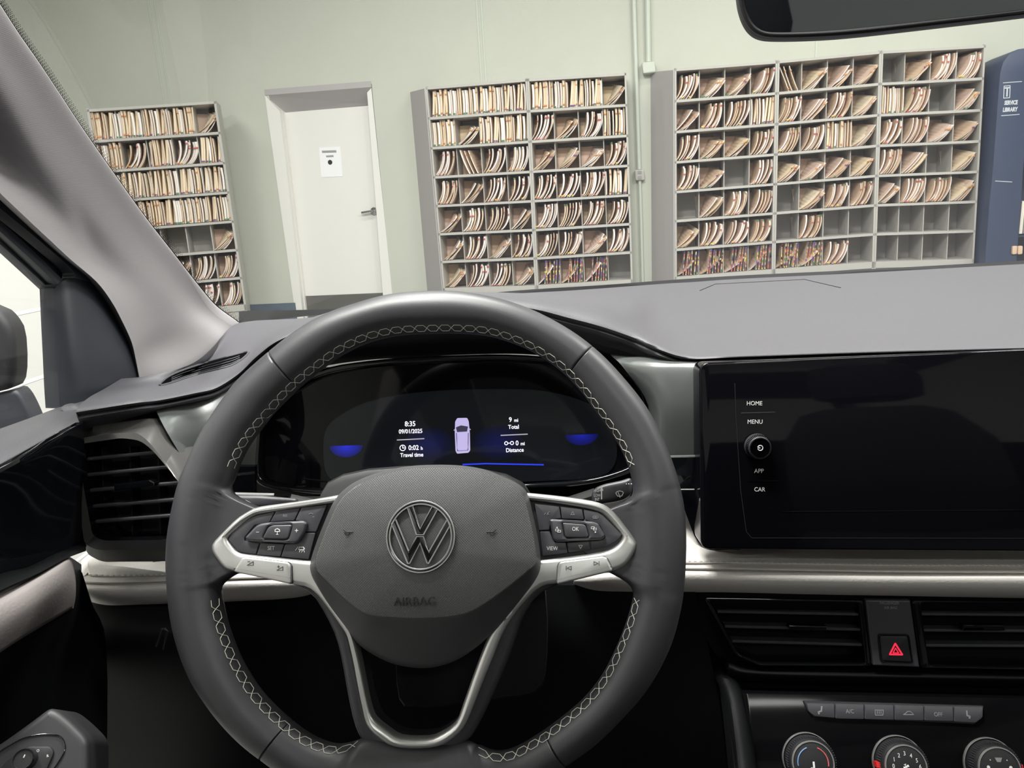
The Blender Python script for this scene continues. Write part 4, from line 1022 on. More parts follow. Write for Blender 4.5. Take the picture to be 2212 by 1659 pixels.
mb.lathe([(25 * u, .001), (24 * u, .007), (22.5 * u, .0085), (21 * u, .0085), (20 * u, .0078), (0, .0078)], (*c, 0), MATTB, n=40)
mb.lathe([(23.4 * u, .0076), (22.5 * u, .0088), (21.2 * u, .0088), (20.8 * u, .008)], (*c, 0), DCHROME, n=40, cap=False)
mb.tube([(c[0] + 1 * u, c[1] + 3 * u, .0080), (c[0] + 4 * u, c[1] + 9 * u, .0080)], .0004, INK, 5); mb.build('mirror_knob', pod)
# window frame and sail panel
mb = MB()
G = [xp([(-150,380),(-60,465),(0,519),(60,575),(116,628)], -.475), xp([(-150,362),(-60,446),(0,500),(70,563),(124,614)], -.462),
     xp([(-150,340),(-60,424),(0,476),(75,545),(135,604)], -.462)]
patch(mb, G, DOORB, 4, 3, .012, (-1, 0, 0))
G = [xp([(-150,340),(-60,424),(0,476),(75,545),(135,604)], -.470), xp([(-150,310),(-60,392),(0,442),(90,520),(150,590)], -.470)]
patch(mb, G, MATTB, 4, 3, .012, (-1, 0, 0))
G = [xp([(-150,316),(-60,398),(0,450),(88,522),(155,582),(160,600)], -.455), xp([(-150,270),(-60,350),(0,405),(95,492),(170,560),(225,612)], -.458)]
patch(mb, G, DOORB, 4, 3, .012, (-1, 0, 0))
mb.build('window_frame', door)
mb = MB()
G = [xp([(116,622),(150,600),(190,600),(232,618)], [-.47,-.462,-.462,-.470]),
     xp([(119,690),(160,690),(215,690),(262,690)], [-.47,-.458,-.457,-.467]),
     xp([(123,770),(170,770),(235,770),(293,770)], [-.47,-.456,-.455,-.465]),
     xp([(126,835),(180,835),(245,835),(303,826)], [-.47,-.456,-.455,-.465]),
     xp([(129,880),(180,880),(250,862),(305,842)], [-.47,-.458,-.457,-.465])]
patch(mb, G, DOORB, 5, 5, .014, (-1, 0, 0)); mb.build('sail_panel', door)
mb = MB(); p = PX(152, 884, -.445)
mb.lathe([(.0075, -.004), (.007, .002), (.004, .0035), (0, .004)], p, DASH, (0.2, -.3, 1), 24); mb.build('lock_button', door)
mb = MB()
mb.add([PX(-420,1000,-.474), PX(-420,60,-.445), PX(-150,382,-.474), PX(118,628,-.474), PX(130,880,-.474)], [(0, 1, 2, 3, 4)], GLASS)
pane = mb.build('window_pane', door)
# ------------------------------------------------------------ A pillar trim
def PW(px, py, off=0.0):
    d = ray(px, py); k = .56
    return CAM + d * ((1.07 + 1.12 * k + off - CAM.z) / (d.z + k * d.y))
st = [((-170,-240),(-260,-150),(-300,-60),(-300,60)), ((-60,-80),(-110,20),(-150,170),(-150,275)), ((0,13),(-40,130),(-60,290),(-60,355)), ((39,74),(-10,190),(-25,325),(-5,412)), ((87,143),(40,260),(55,400),(60,474)),
      ((130,208),(85,330),(108,450),(108,519)), ((182,286),(140,390),(160,500),(152,560)), ((243,373),(200,465),(205,548),(208,608)), ((312,469),(268,545),(258,600),(240,650)),
      ((373,547),(330,610),(300,650),(262,690)), ((434,625),(392,675),(335,705),(284,738)), ((469,664),(435,712),(352,752),(294,780)), ((516,699),(480,752),(387,795),(302,822)), ((530,720),(495,775),(397,812),(304,838))]
mb = MB(); G = []
for i, (r, m, c, l) in enumerate(st):
    t = i / (len(st) - 1); X = -.425 - .04 * t
    pr = PW(*r, .004); pl = PX(*l, X)
    pm = PY(*m, pr.y * .72 + pl.y * .28 - .022); pc = PY(*c, pr.y * .25 + pl.y * .75 + .014)
    pr2 = PY(r[0] - 3, r[1] + 2, pr.y + .02); pmm = PY((r[0] * .55 + m[0] * .45), (r[1] * .55 + m[1] * .45), pr.y * .88 + pl.y * .12 - .010)
    G.append([pr2, pr, pmm, pm, pc, pl])
patch(mb, G, FAB, 5, 4, .02, (-.7, .6, 0))
o = mb.build('pillar_trim', smooth=70); tag(o, 'light grey cloth-covered windscreen pillar trim rising from the dashboard beside the driver door', 'pillar trim')
# ------------------------------------------------------------ windscreen
ws = empty('windscreen', Vector((.35, 1.2, 1.06)), 'raked clear windscreen with black dotted border above the dashboard', 'windscreen')
base = [(-.54,1.03),(-.47,1.14),(-.38,1.22),(-.2,1.31),(0,1.355),(.3,1.375),(.7,1.375),(1.0,1.33),(1.3,1.2),(1.42,1.05)]
head = [(-.46,.46),(-.41,.44),(-.34,.42),(-.18,.39),(0,.375),(.3,.365),(.6,.365),(.85,.385),(1.1,.43),(1.2,.47)]
mb = MB()
G = [[Vector((x, y, 1.055)) for x, y in base],
     [Vector((a[0] * .5 + b[0] * .5, a[1] * .5 + b[1] * .5 + .01, 1.278)) for a, b in zip(base, head)],
     [Vector((x, y, 1.475)) for x, y in head]]
patch(mb, G, GLASS, 5, 8); mb.build('glass', ws, smooth=80)
FRIT = mat('black ceramic border', rgb(13, 14, 16), 0.5, spec=.1)
mb = MB()
edge = cr2([s[0] for s in st[1:13]], 8)
inn = [PW(x + 1.5, y - 1, .008) for x, y in edge]; out = [PW(x - 14, y + 4, .008) for x, y in edge]
mb.rings([out, inn], FRIT, close=False); mb.rings([[p + Vector((0, 0, .002)) for p in out], [p + Vector((0, 0, .002)) for p in inn]], FRIT, close=False)
L = []
for a, b in zip(edge[:-1], edge[1:]):
    d = math.hypot(b[0] - a[0], b[1] - a[1]); n = max(1, round(d / 3.6))
    for k in range(n): L.append((a[0] + (b[0] - a[0]) * k / n, a[1] + (b[1] - a[1]) * k / n))
for i, (x, y) in enumerate(L):
    for j in range(3):
        q = PW(x + 5.5 + j * 3.6 + (1.8 if (i % 2) else 0), y - 2 - j * 1.6, .008); r = (.0010, .0008, .0006)[j] * (q.y / .9)
        e1, e2 = Vector((1, 0, 0)), Vector((0, -.87, .49))
        mb.add([q + e1 * r, q + e2 * r, q - e1 * r, q - e2 * r, q + Vector((0, -.0004, -.0004))], [(0, 1, 2, 3), (0, 1, 4), (1, 2, 4), (2, 3, 4), (3, 0, 4)], FRIT)
mb.build('dotted_border', ws)
mb = MB()
far = [(516,696),(545,690),(600,684),(669,676),(760,668),(850,657),(945,646),(1045,637),(1150,628),(1298,619),(1430,609),(1600,598),(1850,586),(2212,566),(2600,545)]
b1 = [dz(x, y + 6, -.001) for x, y in far]; b2 = [dz(x, y - max(3, (740 - x) * .10), .004) for x, y in far]
mb.rings([cr(b1, 4), cr(b2, 4)], FRIT, close=False)
mb.build('bottom_border', ws)
# ------------------------------------------------------------ mirrors
FM = Frame(1900, 0, .50, -6, -12, -.07)
rm = empty('rear_view_mirror', FM.M, 'black-framed interior rear view mirror hanging at the top of the windscreen', 'mirror')
mo = [(1592,-40),(1594,0),(1604,36),(1619,62),(1640,77),(1672,82),(1766,80),(1855,74),(2010,56),(2212,32),(2420,6),(2450,-30),(2440,-110),(2400,-140),(1660,-120),(1610,-95)]
MIR = mat('mirror glass', rgb(88, 91, 95), 0.02, 1.0)
A_ = chaikin(FM.pts(mo, 0), 2); c = sum((Vector(p) for p in A_), Vector((0, 0))) / len(A_)
mb = MB(FM.M); mi_ = [(1606,-40),(1608,0),(1617,32),(1630,54),(1650,67),(1680,69.5),(1766,67),(1855,60),(2010,43),(2212,20),(2405,-4),(2434,-36),(2424,-98),(2392,-126),(1668,-106),(1624,-84)]
B_ = chaikin(FM.pts(mi_, 0), 2)
mb.prism([A_, B_], -.006, .0, MATTB, .002, 3); mb.prism(A_, -.035, -.005, MATTB, .012, 4); mb.build('housing', rm)
mb = MB(FM.M); mb.prism(B_, -.005, -.0015, MIR); mb.build('mirror_glass', rm)
mb = MB(FM.M); mb.tube([(c.x, c.y, -.03), (c.x, c.y + .03, -.06), (c.x, c.y + .07, -.075)], .012, MATTB, 12); mb.build('mount', rm)
FO = Frame(0, 780, .98, 4, 18, 0)
om = empty('door_mirror', Matrix.Translation(FO.W(*FO.px(20, 900), -.05)), 'dark outside door mirror seen through the driver window', 'mirror')
mb = MB(FO.M); mb.prism(chaikin(FO.pts([(-260,610),(-120,630),(-10,668),(10,686),(28,716),(33,790),(27,836),(5,846),(-120,872),(-260,880)], 0), 1), -.05, 0, MATTB, .012, 4); mb.build('housing', om)
mb = MB(FO.M); mb.prism(chaikin(FO.pts([(-260,888),(-120,878),(10,850),(28,842),(42,856),(54,878),(64,900),(100,990),(-260,1050)], 0), 1), -.05, -.006, DOORB, .006, 3); mb.build('foot', om)
# ------------------------------------------------------------ car shell and seats (shade the cabin)
SHELL = mat('pale headliner', rgb(130, 128, 126), 0.9)
SEAT = mat('seat cloth', rgb(40, 40, 44), 0.9)
PAINT = mat('car paint', rgb(60, 64, 70), 0.3, coat=.5)
cb = empty('car_shell', Vector((.35, -.6, .3)), 'car body shell with roof, floor, bulkhead and far side around the cabin', 'car body')
mb = MB()
def rf(x0, x1, y0, y1, m=SHELL, t=.03):
    zf_ = lambda x, y: 1.475 + .05 * (1 - ((x - .36) / .8) ** 2) - .02 * ((y + .5) ** 2)
    xs_ = [x0 + (x1 - x0) * k / 4 for k in range(5)]; ys_ = [y0 + (y1 - y0) * k / 4 for k in range(5)]
    patch(mb, [[Vector((x, y, zf_(x, y))) for x in xs_] for y in ys_], m, 2, 2, t, (0, 0, 1))
rf(-.42, 1.16, .12, .42); rf(-.42, -.24, -1.05, .12); rf(.98, 1.16, -1.05, .12); rf(-.42, 1.16, -1.9, -1.05)
mb.build('roof', cb)
mb = MB(); rf(-.24, .98, -1.05, .12, GLASS, .005); mb.build('added_glass_roof', cb)  # unseen glazing added so light falls into the cabin from above
def prt(name, boxes, m=DASHB, parent=cb):
    mb = MB()
    for a, b in boxes: mb.box(a, b, m)
    return mb.build(name, parent)
prt('floor_pan', [((-.55,-2.0,.30),(1.3,1.2,.34))])
prt('bulkhead', [((-.47,1.03,.34),(1.25,1.08,1.0))])
prt('rear_panel', [((-.5,-2.05,.34),(1.25,-2.0,1.05))])
prt('door_skin', [((-.56,-2.0,.34),(-.49,-.02,.94))]); prt('door_skin', [((1.2,-2.0,.34),(1.27,1.1,.98))])
for x, s in ((-.47, 1), (1.2, -1)):
    mb = MB()
    mb.tube([Vector((x, -.28, .9)), Vector((x + .01 * s, -.33, 1.2)), Vector((x + .04 * s, -.38, 1.5))], .05, SHELL, 10); mb.build('pillar', cb); mb = MB()
    mb.tube([Vector((x, -1.5, .9)), Vector((x + .04 * s, -1.75, 1.48))], .07, SHELL, 10); mb.build('pillar', cb)
mb = MB(); mb.tube([Vector((1.3, 1.1, 1.04)), Vector((1.17, .46, 1.46))], .04, SHELL, 10); mb.build('pillar', cb)
for x in (-.42, 1.12):
    for y in (1.55, -1.6):
        mb = MB(); mb.lathe([(.20, -.10), (.31, -.10), (.335, -.06), (.335, .06), (.31, .10), (.20, .10)], Vector((x, y, .335)), MATTB, (1, 0, 0), 32); mb.build('tyre', cb)
mb = MB()
for x in (-.3, 1.0): mb.box((x - .03, -2.0, .26), (x + .03, 1.7, .40), MATTB)
mb.build('chassis', cb)
def seat(x, lab):
    s = bpy.data.objects.new('seat', None); COL.objects.link(s); s.parent = cb; s['label'] = lab
    WM[s.name] = WM[cb.name].copy()
    def cush(nm, sec):
        mb = MB(); R = []
        for y, z, w, d in sec: R.append([Vector((x + math.cos(a) * w, y + math.sin(a) * d * .0, z)) + Vector((0, math.sin(a) * d, 0)) for a in [2 * math.pi * k / 24 for k in range(24)]])
        mb.rings(R, SEAT, True, True, True); mb.build(nm, s)
    cush('backrest', [(-.30,.55,.20,.06),(-.33,.6,.24,.09),(-.36,.8,.25,.09),(-.42,1.0,.24,.08),(-.47,1.13,.18,.06),(-.48,1.16,.12,.03)])
    cush('headrest', [(-.49,1.19,.08,.03),(-.49,1.21,.13,.05),(-.50,1.30,.14,.055),(-.51,1.37,.12,.045),(-.51,1.39,.06,.02)])
    mb = MB(); mb.prism(fillet([(x - .25, -.35), (x + .25, -.35), (x + .25, .16), (x - .25, .16)], .07), .5, .64, SEAT, .05, 4); mb.build('cushion', s)
seat(-.1, 'dark cloth driver seat'); seat(.75, 'dark cloth passenger seat')
# ------------------------------------------------------------ garage
WALL = mat('sage green wall paint', rgb(190, 193, 181), 0.75, mottle=(3.0, .04))
WALLW = mat('white painted wall', rgb(228, 228, 222), 0.8)
NAVYB = mat('navy base paint', rgb(92, 104, 118), 0.6, mottle=(9, .15))
CONC = mat('concrete floor', rgb(120, 120, 118), 0.5, mottle=(4, .1))
WDOOR = mat('white painted door', rgb(226, 225, 220), 0.45)
KICK = mat('metal kick plate', rgb(120, 120, 116), 0.4, 0.5)
STEEL = mat('grey steel shelving', rgb(176, 174, 168), 0.5)
STEELD = mat('grey steel side', rgb(172, 168, 168), 0.55)
PIPE = mat('painted conduit', rgb(192, 199, 188), 0.5)
NAVY = mat('navy steel cabinet', rgb(44, 58, 84), 0.45)
PAPER = mat('paper', rgb(238, 238, 240), 0.8)
GREYP = mat('grey print', rgb(150, 150, 150), 0.8)
WTEXT = mat('white lettering', rgb(190, 195, 200), 0.6)
FG = Frame(1100, 400, 6.9, 0, -6)
FG.U = Vector((math.cos(math.radians(-6)), math.sin(math.radians(-6)), 0)); FG.V = Vector((0, 0, 1))
FG.M = Matrix((FG.U, FG.V, FG.N)).transposed().to_4x4(); FG.M.translation = FG.O
zf = -FG.O.z                 # floor height in wall coordinates
mb = MB(FG.M)
dl = FG.pts([(581,208),(799,190),(846,685),(640,700)], 0)
hx0, hx1, hy = dl[0][0] - .0, dl[1][0] + .02, (dl[0][1] + dl[1][1]) / 2 + .03
uL = min(dl[0][0], dl[3][0]); 
mb.box((-9, zf, -.25), (hx0, 3.3, 0), WALL); mb.box((hx1, zf, -.25), (9, 3.3, 0), WALL); mb.box((hx0, hy, -.25), (hx1, 3.3, 0), WALL)
struct(mb.build('wall_front'))
mb = MB(FG.M); mb.box((-9, zf, -.5), (9, 3.3, -.45), WALL); struct(mb.build('wall_behind_door'))
for i, x in enumerate((322, 336, 1030, 1040, 1766)):
    mb = MB(FG.M); a = FG.px(x, 10)[0]; mb.box((a - .006, zf, 0), (a + .006, 3.25, .006), PIPE); struct(mb.build('trim_%d' % (i + 1)))
mb = MB(FG.M)
yb = FG.px(560, 657)[1]
mb.box((-9, zf, 0), (hx0, yb, .012), NAVYB); mb.box((hx1, zf, 0), (9, yb, .012), NAVYB)
struct(mb.build('baseboard_front'))
def room(name, a, b, m): mb = MB(); mb.box(a, b, m); return struct(mb.build(name))
room('floor', (-9,-8,-.1), (10,9.5,0), CONC); room('ceiling', (-9,-8,4.3), (10,9.5,4.4), WALLW)
room('wall_back', (-9,-8.1,0), (10,-8,4.3), WALLW); room('wall_right', (9,-8,0), (9.1,9,4.3), WALLW); room('wall_far_left', (-9,-8,0), (-8.9,9,4.3), WALLW)
# white block wall beside the car
BLK = bpy.data.materials.new('painted block wall'); BLK.use_nodes = True
nt = BLK.node_tree; b_ = nt.nodes['Principled BSDF']; b_.inputs['Roughness'].default_value = .7
tc = nt.nodes.new('ShaderNodeTexCoord'); sx = nt.nodes.new('ShaderNodeSeparateXYZ'); cx = nt.nodes.new('ShaderNodeCombineXYZ')
br = nt.nodes.new('ShaderNodeTexBrick'); br.inputs['Color1'].default_value = rgb(190, 190, 186); br.inputs['Color2'].default_value = rgb(184, 184, 180); br.inputs['Mortar'].default_value = rgb(225, 225, 222)
br.inputs['Scale'].default_value = 1; br.inputs['Brick Width'].default_value = .4; br.inputs['Row Height'].default_value = .2; br.inputs['Mortar Size'].default_value = .006; br.inputs['Mortar Smooth'].default_value = .3
nt.links.new(tc.outputs['Object'], sx.inputs[0]); nt.links.new(sx.outputs['Y'], cx.inputs[0]); nt.links.new(sx.outputs['Z'], cx.inputs[1]); nt.links.new(cx.outputs[0], br.inputs['Vector'])
nt.links.new(br.outputs['Color'], b_.inputs['Base Color'])
bp = nt.nodes.new('ShaderNodeBump'); bp.inputs['Strength'].default_value = .4; bp.inputs['Distance'].default_value = .01; nt.links.new(br.outputs['Fac'], bp.inputs['Height']); nt.links.new(bp.outputs['Normal'], b_.inputs['Normal'])
mb = MB(); mb.box((-1.85, -5, 0), (-1.55, 2.25, 4.3), BLK); struct(mb.build('wall_left'))
# ------------------------------------------------------------ door
dr = empty('door_1', FG.M @ Matrix.Translation((dl[3][0], zf, 0)), None, None); dr['kind'] = 'structure'
def q4(F, L, w): return [(*F.px(x, y, w), w) for x, y in L]
def slab(mb, F, L, w0, w1, m):
    P = F.pts(L, w1); mb.hexa([(x, y, w0) for x, y in P] + [(x, y, w1) for x, y in P], m)
mb = MB(FG.M)
slab(mb, FG, [(655,800),(608,244),(797,228),(853,800)][::-1], -.14, -.09, WDOOR); dp = mb.build('door_panel', dr)
mb = MB(FG.M)
slab(mb, FG, [(655,800),(572,206),(604,240),(668,800)][::-1], -.20, .004, WDOOR)
slab(mb, FG, [(668,800),(600,240),(610,240),(676,800)][::-1], -.16, -.05, WDOOR)
slab(mb, FG, [(840,800),(793,200),(802,190),(864,800)][::-1], -.20, .004, WDOOR)
P = [FG.px(573, 206, 0), FG.px(803, 188, 0), FG.px(799, 226, -.09), FG.px(603, 244, -.09)]
mb.add([(*P[0], .004), (*P[1], .004), (*P[2], -.12), (*P[3], -.12), (P[0][0], P[0][1] + .05, .004), (P[1][0], P[1][1] + .05, .004), (P[2][0], P[2][1] + .12, -.12), (P[3][0], P[3][1] + .12, -.12)],
       [(0, 1, 2, 3), (4, 7, 6, 5), (0, 4, 5, 1), (2, 6, 7, 3), (1, 5, 6, 2), (3, 7, 4, 0)], STEELD)
mb.build('door_frame', dr)
mb = MB(FG.M); slab(mb, FG, [(660,760),(650,640),(838,632),(850,760)][::-1], -.092, -.084, KICK); mb.build('kick_plate', dr)
mb = MB(FG.M)
c = FG.px(808, 456, -.08); mb.lathe([(.035, -.09), (.035, -.078), (.012, -.074), (.012, -.04)], (*c, 0), CHROME, n=24)
mb.tube([(c[0], c[1], -.045), (c[0] - .03, c[1] + .0, -.04), (c[0] - .11, c[1] - .008, -.04)], .011, CHROME, 10); mb.build('door_handle', dr)
mb = MB(FG.M); slab(mb, FG, [(694,383),(689,319),(735,317),(740,381)][::-1], -.0895, -.087, PAPER)
for y, x0, x1, h in ((328, 695, 726, 5), (338, 704, 720, 4)): slab(mb, FG, [(x0 + 1,y + h / 2),(x0,y - h / 2),(x1,y - h / 2 - 1),(x1 + 1,y + h / 2 - 1)][::-1], -.0869, -.0865, GREYP)
c = FG.px(713, 350.6, -.0865); mb.lathe([(.022, -.0869), (.022, -.0862), (0, -.0862)], (*c, 0), MATTB, n=20)
tag(mb.build('notice'), 'white paper notice with a dark dot taped to the white door', 'notice')
# ------------------------------------------------------------ conduit and electrical boxes
def pipe(L, r, lab, name='conduit'):
    mb = MB(FG.M); mb.tube([(*FG.px(x, y, .03), .03) for x, y in L], r, PIPE, 10)
    return tag(mb.build(name), lab, 'conduit')
pipe([(1360,-300),(1373,120),(1381,366)], .018, 'thin painted conduit running down to the wall outlet')
pipe([(1393,-300),(1399,0),(1401,134)], .022, 'thicker painted conduit running down into the junction box')
pipe([(1382,390),(1385,480),(1389,640)], .014, 'short painted conduit below the wall outlet')
mb = MB(FG.M); mb.prism(fillet(FG.pts([(1386,135),(1414,133),(1417,157),(1389,160)], .07), .012), 0, .09, PIPE, .012); tag(mb.build('junction_box'), 'painted metal junction box on the wall at the end of the conduit', 'junction box')
mb = MB(FG.M); mb.prism(fillet(FG.pts([(1371,367),(1391,366),(1393,389),(1373,390)], .06), .012), 0, .06, STEEL, .006)
c = FG.px(1382, 378, .06)
for d in (-.022, .022): mb.box((c[0] - .016, c[1] + d - .013, .06), (c[0] + .016, c[1] + d + .013, .064), GREYP)
tag(mb.build('outlet_box'), 'grey wall outlet box between the two large bookcases', 'outlet')
# ------------------------------------------------------------ bookcases
WF = .36
FLB = Frame(330, 440, 6.5, 0, 17); FLB.U = Vector((math.cos(math.radians(17)), math.sin(math.radians(17)), 0)); FLB.V = Vector((0, 0, 1))
FLB.O = FLB.O - FLB.N * WF
FLB.M = Matrix((FLB.U, FLB.V, FLB.N)).transposed().to_4x4(); FLB.M.translation = FLB.O
def mapper(C, FG):
    P = [Vector(p) for p in FG.pts(C, WF)]        # TL, TR, BR, BL
    return lambda s, t: (P[0] * (1 - s) + P[1] * s) * (1 - t) + (P[3] * (1 - s) + P[2] * s) * t
def bookcase(C, lab, ncell, rows, side=None, FG=FG):
    Q = mapper(C, FG); org = Q(0, 1)
    e = empty('bookcase', FG.M @ Matrix.Translation((org.x, org.y, 0)), lab, 'bookcase', 'steel filing bookcases along the wall')
    def pl(name, s0, t0, s1, t1, w0, w1, m=STEEL, du=0.0):
        P = [Q(s0, t1), Q(s1, t1), Q(s1, t0), Q(s0, t0)]
        mb = MB(FG.M); mb.hexa([(p.x, p.y, w0) for p in P] + [(p.x, p.y, w1) for p in P], m); return mb.build(name, e)
    th, tv = .012, .010
    pl('side_panel', 0.001, -.01, th * 1.6, 1.03, .02, WF); pl('side_panel', 1 - th * 1.6, -.01, .999, 1.03, .02, WF)
    pl('back_panel', 0.002, 0, .998, 1.02, .01, .03)
    for r in range(rows + 1): pl('shelf', 0.002, r / rows - tv * .6, .998, r / rows + tv * .6 + (.02 if r == rows else 0), .03, WF)
    for c in range(1, ncell): pl('divider', c / ncell - .004, 0, c / ncell + .004, 1, .03, WF - .04)
    P = [Q(.002, 1.02), Q(.998, 1.02)]
    mb = MB(FG.M); mb.hexa([(P[0].x, zf, .02), (P[1].x, zf, .02), (P[1].x, P[1].y, .02), (P[0].x, P[0].y, .02), (P[0].x, zf, WF - .01), (P[1].x, zf, WF - .01), (P[1].x, P[1].y, WF - .01), (P[0].x, P[0].y, WF - .01)], STEEL); mb.build('plinth', e)
    if side:
        P0, P1 = Vector(FG.px(*side[0], 0)), Vector(FG.px(*side[1], 0)); A, B = Q(-th, 0), Q(-th, 1.03)
        mb = MB(FG.M); t = Vector((.01, 0))
        mb.hexa([(P1.x, P1.y, 0), (P1.x + .01, P1.y, 0), (P0.x + .01, P0.y, 0), (P0.x, P0.y, 0)] + [(B.x, B.y, WF), (B.x + .008, B.y, WF), (A.x + .008, A.y, WF), (A.x, A.y, WF)], STEELD)
        mb.build('end_panel', e)
    return Q
# folder prototypes -------------------------------------------------
MAN = [mat('manila card', rgb(226, 205, 174), .7), mat('pale manila card', rgb(235, 220, 194), .7), mat('tan card', rgb(208, 180, 154), .7), mat('pinkish card', rgb(214, 186, 168), .7)]
TABS = [mat('red tab', rgb(190, 84, 78), .6), mat('orange tab', rgb(218, 150, 95), .6), mat('blue tab', rgb(60, 80, 150), .6), mat('purple tab', rgb(110, 70, 140), .6), mat('green tab', rgb(60, 130, 90), .6), mat('yellow tab', rgb(225, 200, 80), .6)]
def profile(a0, a1, h, n=7):
    x = z = 0; out = [(0, 0)]
    for i in range(n):
        a = math.radians(a0 + (a1 - a0) * (i + .5) / n); x += math.sin(a) * h / n; z += math.cos(a) * h / n; out.append((x, z))
    return out
def folder_mesh(kind, rnd):
    h = .225 * rnd.uniform(.92, 1.03); D = .30
    if kind == 'U': a0, a1 = rnd.uniform(-3, 12), rnd.uniform(-6, 6)
    elif kind == 'B': a0, a1 = rnd.uniform(36, 56), rnd.uniform(-14, 4)
    elif kind == 'S': a0, a1 = rnd.uniform(50, 66), rnd.uniform(28, 52)
    elif kind == 'F': a0, a1 = 6, 3
    elif kind == 'T': a0, a1 = rnd.uniform(-30, -18), rnd.uniform(-24, -12)
    else: a0, a1 = rnd.uniform(0, 8), rnd.uniform(0, 6)
    f, b = profile(a0, a1, h), profile(a0 * .4, a1 * .3 + 4, h)
    if kind == 'F':      # a file lying face forward across the back of its bay
        mb = MB(); h2 = .2 * rnd.uniform(.9, 1.12); lean = rnd.uniform(-.02, .03); m = rnd.choice(MAN)
        for k, y in enumerate((-.19, -.197, -.204)):
            R = [[(.004 + lean * t * k, y - t * .01, h2 * t), (.004 + lean * t * k, y - .005 - t * .01, h2 * t), (.232, y - .005 - t * .03, h2 * (t * (.97 - .05 * k))), (.232, y - t * .03, h2 * (t * (.97 - .05 * k)))] for t in (0, .5, 1)]
            mb.rings(R, m if k != 1 else MAN[1], True, True, True)
        for k in range(rnd.choice([0, 1, 2])):
            z = h2 * rnd.uniform(.3, .8); mb.box((.12, -.1885 - z * .12, z), (.17, -.1865 - z * .10, z + .006), MAN[2])
        me = bpy.data.meshes.new('file_folder'); me.from_pydata([tuple(v) for v in mb.v], [], mb.f)
        for q in mb.mats: me.materials.append(q)
        me.polygons.foreach_set('material_index', mb.m); me.update(); return me
    mb = MB(); m = rnd.choice(MAN); T = rnd.uniform(.007, .017) if kind != 'C' else .007
    layers = [(0, .0016, m, 0), (.0018, T, PAPER if rnd.random() < .5 else MAN[1], .008), (T + .0002, T + .0018, rnd.choice(MAN), rnd.uniform(0, .012))]
    for x0, x1, mm_, rec in layers:
        R = []
        for (fx, fz), (bx, bz) in zip(f, b): R.append([(fx + x0, -rec, fz), (fx + x1, -rec, fz), (bx + x1, -D, bz), (bx + x0, -D, bz)])
        mb.rings(R, mm_, True, True, True)
    nt_ = 10 if kind == 'C' else rnd.choice([0, 1, 1, 2])
    for k in range(nt_):
        i = rnd.randrange(0, 7) if kind == 'C' else rnd.choice([0, 0, 5, 6]); t = rnd.random() * .7
        x = f[i][0] + (f[i + 1][0] - f[i][0]) * t; z = f[i][1] + (f[i + 1][1] - f[i][1]) * t
        mb.box((x - .001, 0, z), (x + T + .001, .006, z + (.010 if kind != 'C' else .020)), rnd.choice(TABS[:2] if kind != 'C' and rnd.random() < .7 else TABS))
    me = bpy.data.meshes.new('file_folder'); me.from_pydata([tuple(v) for v in mb.v], [], mb.f)
    for q in mb.mats: me.materials.append(q)
    me.polygons.foreach_set('material_index', mb.m); me.update(); return me
rnd = random.Random(5)
PROTO = {k: [folder_mesh(k, rnd) for _ in range(n)] for k, n in (('U', 6), ('B', 8), ('S', 7), ('T', 3), ('C', 6), ('F', 5))}
UNITS = [  # corners TL TR BR BL, label, cells, plan rows, side panel
 ([(905,-1)]*4, '', 0, [], None)]
UNITS = [
 ([(187,239),(467,221),(532,660),(262,684)], 'steel bookcase partly hidden by the windscreen pillar, tightly packed on its upper shelves', 5, ['UUUUS','UBUBU','UUUUU','UUUUU','EEEES','EUSBB','EEUBB'], None),
 ([(919,191),(1139,173),(1159,619),(957,625)], 'grey steel bookcase packed with files, next to the white door', 4, ['UUUU','USUU','BTBB','BSBB','SBBS','SBSB','SBBS'], [(886,199),(924,640)]),
 ([(1139,173),(1353,160),(1367,606),(1159,619)], 'grey steel bookcase packed with files, next to the wall conduit', 4, ['UUUS','BSBU','SSSB','BBBU','BBBB','BBSB','CCCE'], None),
 ([(1457,151),(1680,134),(1671,584),(1458,601)], 'grey steel bookcase with coloured tabs along its bottom shelf, beside the conduit', 4, ['BSSB','SBBU','BSSB','BSEB','ESBB','SBBB','CCCC'], [(1405,156),(1408,612)]),
 ([(1680,134),(1904,113),(1888,568),(1671,584)], 'middle one of three joined bookcases, half empty on its two lowest shelves', 4, ['TSSS','BSBS','BBUS','SSSS','ESBB','EBEE','CCBE'], None),
 ([(1904,113),(2130,100),(2104,562),(1888,568)], 'grey steel bookcase nearest the navy cabinet, its two lowest shelves empty', 4, ['ESBB','UBES','BBSS','BSES','SBBS','EEEE','EEEE'], None)]
NAMES = ['the bookcase behind the windscreen pillar', 'the bookcase next to the white door', 'the bookcase left of the outlet box', 'the bookcase right of the outlet box', 'the middle of the three joined bookcases', 'the bookcase nearest the navy cabinet']
ORD = ['top', 'second', 'third', 'fourth', 'fifth', 'sixth', 'bottom']
BAY = ['first', 'second', 'third', 'fourth', 'last']
KN = {'F': 'face-forward', 'U': 'upright', 'B': 'bowed', 'S': 'slumped', 'T': 'backward-leaning', 'C': 'colour-tabbed'}
allf = []
